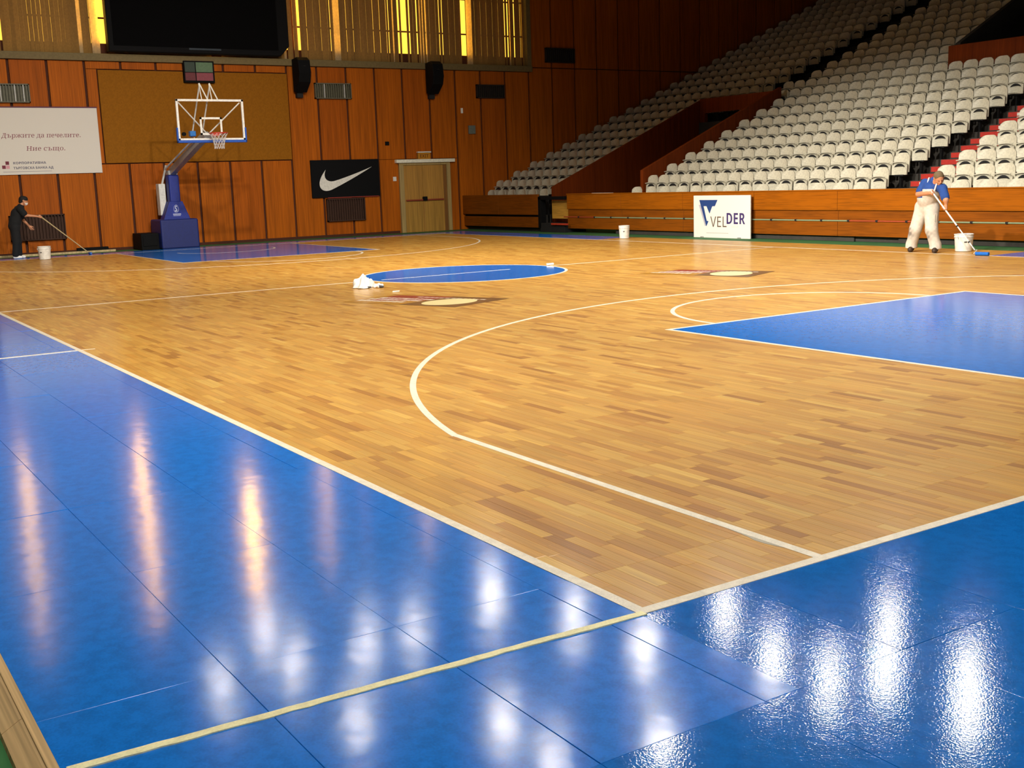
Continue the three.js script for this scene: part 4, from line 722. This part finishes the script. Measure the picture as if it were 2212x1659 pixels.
  for (const [side, sj] of [[0.105, sh.R], [-0.105, sh.L]]) {
    const A = add(add(chest, f, 0.168), sR, side), B = add(add(add(neckB, sub(sj, neckB), 0.52), [0, 0.088, 0]), f, 0.01), C = add(add(A, sub(B, A), 0.55), f, 0.045), D = add(add(add(chest, f, -0.15), sR, side * 0.5), [0, 0.06, 0]);
    part(t, 'strap', flat(new THREE.TubeGeometry(new THREE.CatmullRomCurve3([A, C, B, D].map((p) => V(...p))), 24, 0.014, 6)), M.paper);
  }
  const print = painted(64, 256, (g, w, h) => { g.fillStyle = '#ddd4c4'; g.fillRect(0, 0, w, h); g.fillStyle = '#33363c'; for (let y = 12; y < 240; y += 26) { g.fillRect(14, y, 36, 7); g.fillRect(14 + (y * 7) % 20, y, 8, 20); } });
  const cg = new THREE.CylinderGeometry(0.142, 0.128, 0.24, 8, 1, true, -0.62, 0.36); cg.translate(15.197, 0.58, -10.278); part(t, 'leg_print', flat(cg), std(0xffffff, 0.85, { map: print, side: THREE.DoubleSide }), 'dark vertical print on the trouser leg');
  for (const s of ['R', 'L']) part(t, 'shoe', blob([[add(ank[s], [0.04, -0.04, 0.03]), 0.05, add(add(ank[s], f, 0.15), [0, -0.044, 0]), 0.047], [add(ank[s], [0.03, -0.005, 0.02]), 0.055, add(add(ank[s], f, 0.05), [0, 0.0, 0]), 0.052]], 0.008, { k: 0.02, cut: (x, y) => 0.004 - y }), std(0x3a2618, 0.6, { map: T.cloth }));
  const r = thing('paint_roller', 'long white paint roller pole with a blue roller held by the man in overalls', 'paint roller', [14.96, 0, 9.2]);
  part(r, 'pole', [tube(p0, onPole(0.62), 0.014), tube(onPole(0.60), onPole(0.985), 0.011)], M.white);
  part(r, 'pole_ring', [tube(onPole(0.595), onPole(0.615), 0.018), tube(onPole(0.86), onPole(0.88), 0.016)], M.rubber);
  part(r, 'grip', tube(onPole(0.93), onPole(1.0), 0.014, 0.017), M.steel);
  const ra = [14.95, 0.034, 9.17], rb = [14.98, 0.034, 8.94];
  part(r, 'wire_frame', [tube(p1, [14.97, 0.10, 9.16], 0.005), tube([14.97, 0.10, 9.16], [14.94, 0.034, 9.21], 0.005), tube([14.94, 0.034, 9.21], ra, 0.005)], M.steel);
  part(r, 'roller_sleeve', tube(ra, rb, 0.032, 0.032, 20), M.roller, 'blue paint-soaked roller sleeve');
}
// worker in dark clothes at the end wall
{
  const t = thing('person', 'man in black clothes and white face mask holding a pole by the end wall', 'person', [2.75, 0, 28.62]);
  const Z = 28.62, hip = { R: [2.73, 0.80, Z - 0.09], L: [2.74, 0.80, Z + 0.09] }, knee = { R: [2.73, 0.43, Z - 0.09], L: [2.79, 0.43, Z + 0.09] }, ank = { R: [2.68, 0.09, Z - 0.08], L: [2.79, 0.09, Z + 0.10] };
  const pelvis = [2.73, 0.83, Z], belly = [2.77, 0.98, Z], chest = [2.84, 1.14, Z], neckB = [2.93, 1.32, Z - 0.01], headC = [3.01, 1.455, Z - 0.02];
  const sh = { R: [2.89, 1.26, Z - 0.18], L: [2.89, 1.26, Z + 0.18] }, el = { R: [2.98, 1.10, Z - 0.24], L: [2.98, 0.99, Z + 0.20] };
  const p0 = [3.31, 1.09, Z - 0.22], p1 = [4.47, 0.06, Z - 0.1], axis = sub(p1, p0), G = p0.map((v, i) => v + axis[i] * 0.03), wr = { R: add(G, unit([-0.07, 0.0, -0.02]), 0.075), L: [3.10, 0.83, Z + 0.12] };
  const H = headBones(headC, [0.28, 0.95, 0], [0.94, -0.3, -0.12]);
  const torso = [[pelvis, 0.125, belly, 0.12], [belly, 0.12, chest, 0.135], [chest, 0.13, neckB, 0.06], [sh.R, 0.06, sh.L, 0.06], [hip.R, 0.10, hip.L, 0.10]];
  const legs = [[hip.R, 0.088, knee.R, 0.06], [knee.R, 0.06, ank.R, 0.042], [hip.L, 0.088, knee.L, 0.06], [knee.L, 0.06, ank.L, 0.042]];
  const arms = [[sh.R, 0.05, el.R, 0.04], [el.R, 0.04, wr.R, 0.027], [sh.L, 0.05, el.L, 0.04], [el.L, 0.04, wr.L, 0.027]];
  part(t, 'body', [blob([...torso, ...legs, ...arms, [neckB, 0.055, add(headC, [-0.03, -0.05, 0]), 0.055]], 0.012), blob(H.bones, 0.005, { k: 0.018 }), blob(grip(wr.R, G, axis, 0.012, 1), 0.004, { k: 0.006 }), blob(openHand(wr.L, [3.16, 0.73, Z + 0.1], [0.6, 0.3, -0.6]), 0.004, { k: 0.006 })], M.skin);
  part(t, 'eye', tube(H.K(0.006, 0.083, 0.03), H.K(0.006, 0.091, 0.03), 0.009, 0.007, 10), eyeMat); part(t, 'eye', tube(H.K(0.006, 0.083, -0.03), H.K(0.006, 0.091, -0.03), 0.009, 0.007, 10), eyeMat);
  part(t, 'hair', blob([[H.K(0.045, -0.028, 0), 0.09, H.K(0.055, 0.015, 0), 0.084], [H.K(-0.02, -0.05, 0), 0.062, H.K(0.02, -0.04, 0), 0.072]], 0.006, { k: 0.02, cut: (x, y, z) => { const d = sub([x, y, z], headC), a = dot(d, unit(sub(H.K(1, 0, 0), headC))), b = dot(d, unit(sub(H.K(0, 1, 0), headC))); return Math.max(b * 0.9 - 0.075 - a * 0.25, -(a + 0.04 - b * 0.75)); } }), M.hairBlack, 'short black hair');
  part(t, 'face_mask', blob([[H.K(-0.045, 0.082, 0), 0.036, H.K(-0.05, 0.07, 0), 0.045], [H.K(-0.04, 0.05, 0.045), 0.025, H.K(-0.04, 0.05, -0.045), 0.025]], 0.005, { k: 0.03 }), M.paper, 'white dust mask over nose and mouth');
  part(t, 'shirt', blob([...torso.slice(0, 4), [sh.R, 0.058, add(sh.R, sub(el.R, sh.R), 0.75), 0.06], [sh.L, 0.058, add(sh.L, sub(el.L, sh.L), 0.75), 0.06]], 0.012, { grow: 0.022, cut: (x, y) => 0.74 - y }), M.darkCloth, 'black short-sleeved shirt');
  part(t, 'trousers', blob([torso[0], torso[4], [hip.R, 0.10, knee.R, 0.078], [knee.R, 0.078, add(ank.R, [0, 0.02, 0]), 0.066], [hip.L, 0.10, knee.L, 0.078], [knee.L, 0.078, add(ank.L, [0, 0.02, 0]), 0.066]], 0.012, { grow: 0.016, cut: (x, y) => Math.max(y - 0.92, 0.05 - y) }), M.darkCloth);
  for (const s of ['R', 'L']) part(t, 'shoe', blob([[add(ank[s], [-0.03, -0.045, 0]), 0.042, add(ank[s], [0.12, -0.052, -0.02]), 0.036], [add(ank[s], [-0.01, -0.01, 0]), 0.047, add(ank[s], [0, 0.03, 0]), 0.046]], 0.008, { k: 0.02, cut: (x, y) => 0.004 - y }), M.paper, 'white shoe');
  const r = thing('paint_roller', 'pale pole with a small roller held by the man in black', 'paint roller', [4.47, 0, Z - 0.1]);
  part(r, 'pole', tube(p0, p1, 0.016, 0.013), M.timber); part(r, 'roller_sleeve', tube([4.52, 0.032, Z - 0.2], [4.52, 0.032, Z + 0.02], 0.03, 0.03, 16), M.roller); part(r, 'wire_frame', [tube(p1, [4.52, 0.034, Z - 0.22], 0.006), tube([4.52, 0.034, Z - 0.22], [4.52, 0.034, Z - 0.2], 0.006)], M.steel);
}

// ---------------------------------------------------------------- lamps
{
  const lens = std(0xffffff, 0.5, { emissive: LAMP_COLOR, emissiveIntensity: 25 }), P = [[0.02, 0.42], [0.08, 0.40], [0.10, 0.26], [0.30, 0.03], [0.31, 0], [0.295, 0.005], [0.09, 0.24]].map((p) => new THREE.Vector2(...p));
  for (const [x, y, z, I, tx, tz, angle] of LAMPS) {  // builds the mirrored floodlights and the added unseen lamps alike
    const t = thing('high_bay_lamp', 'unseen bell-shaped high-bay lamp hung from the dark ceiling', 'lamp', [x, y, z], 'high-bay lamps under the ceiling');
    const aim = new THREE.Quaternion().setFromUnitVectors(new THREE.Vector3(0, -1, 0), V(tx, 0, tz).sub(V(x, y, z)).normalize());
    const g = flat(new THREE.LatheGeometry(P, 28)); g.applyQuaternion(aim); g.translate(x, y, -z); part(t, 'lamp_shade', metric(g), M.steel);
    part(t, 'lamp_rod', tube([x, y + 0.35, z], [x, HALL.h, z], 0.02), M.rubber);
    const d = flat(new THREE.CylinderGeometry(0.28, 0.28, 0.012, 28)); d.translate(0, 0.035, 0); d.applyQuaternion(aim); d.translate(x, y, -z); part(t, 'lamp_lens', d, lens);
    const s = new THREE.SpotLight(LAMP_COLOR, I, 0, angle, 1.0, 2); s.name = 'lamp_light'; s.target.position.copy(V(tx, 0, tz)); s.position.copy(V(x, y, z)).add(s.target.position.clone().sub(V(x, y, z)).normalize().multiplyScalar(0.06)); s.castShadow = true; s.shadow.radius = 13; scene.add(s, s.target);
  }
}
scene.traverse((o) => { if (o.isMesh) o.castShadow = o.receiveShadow = true; });
renderer.render(scene, camera);
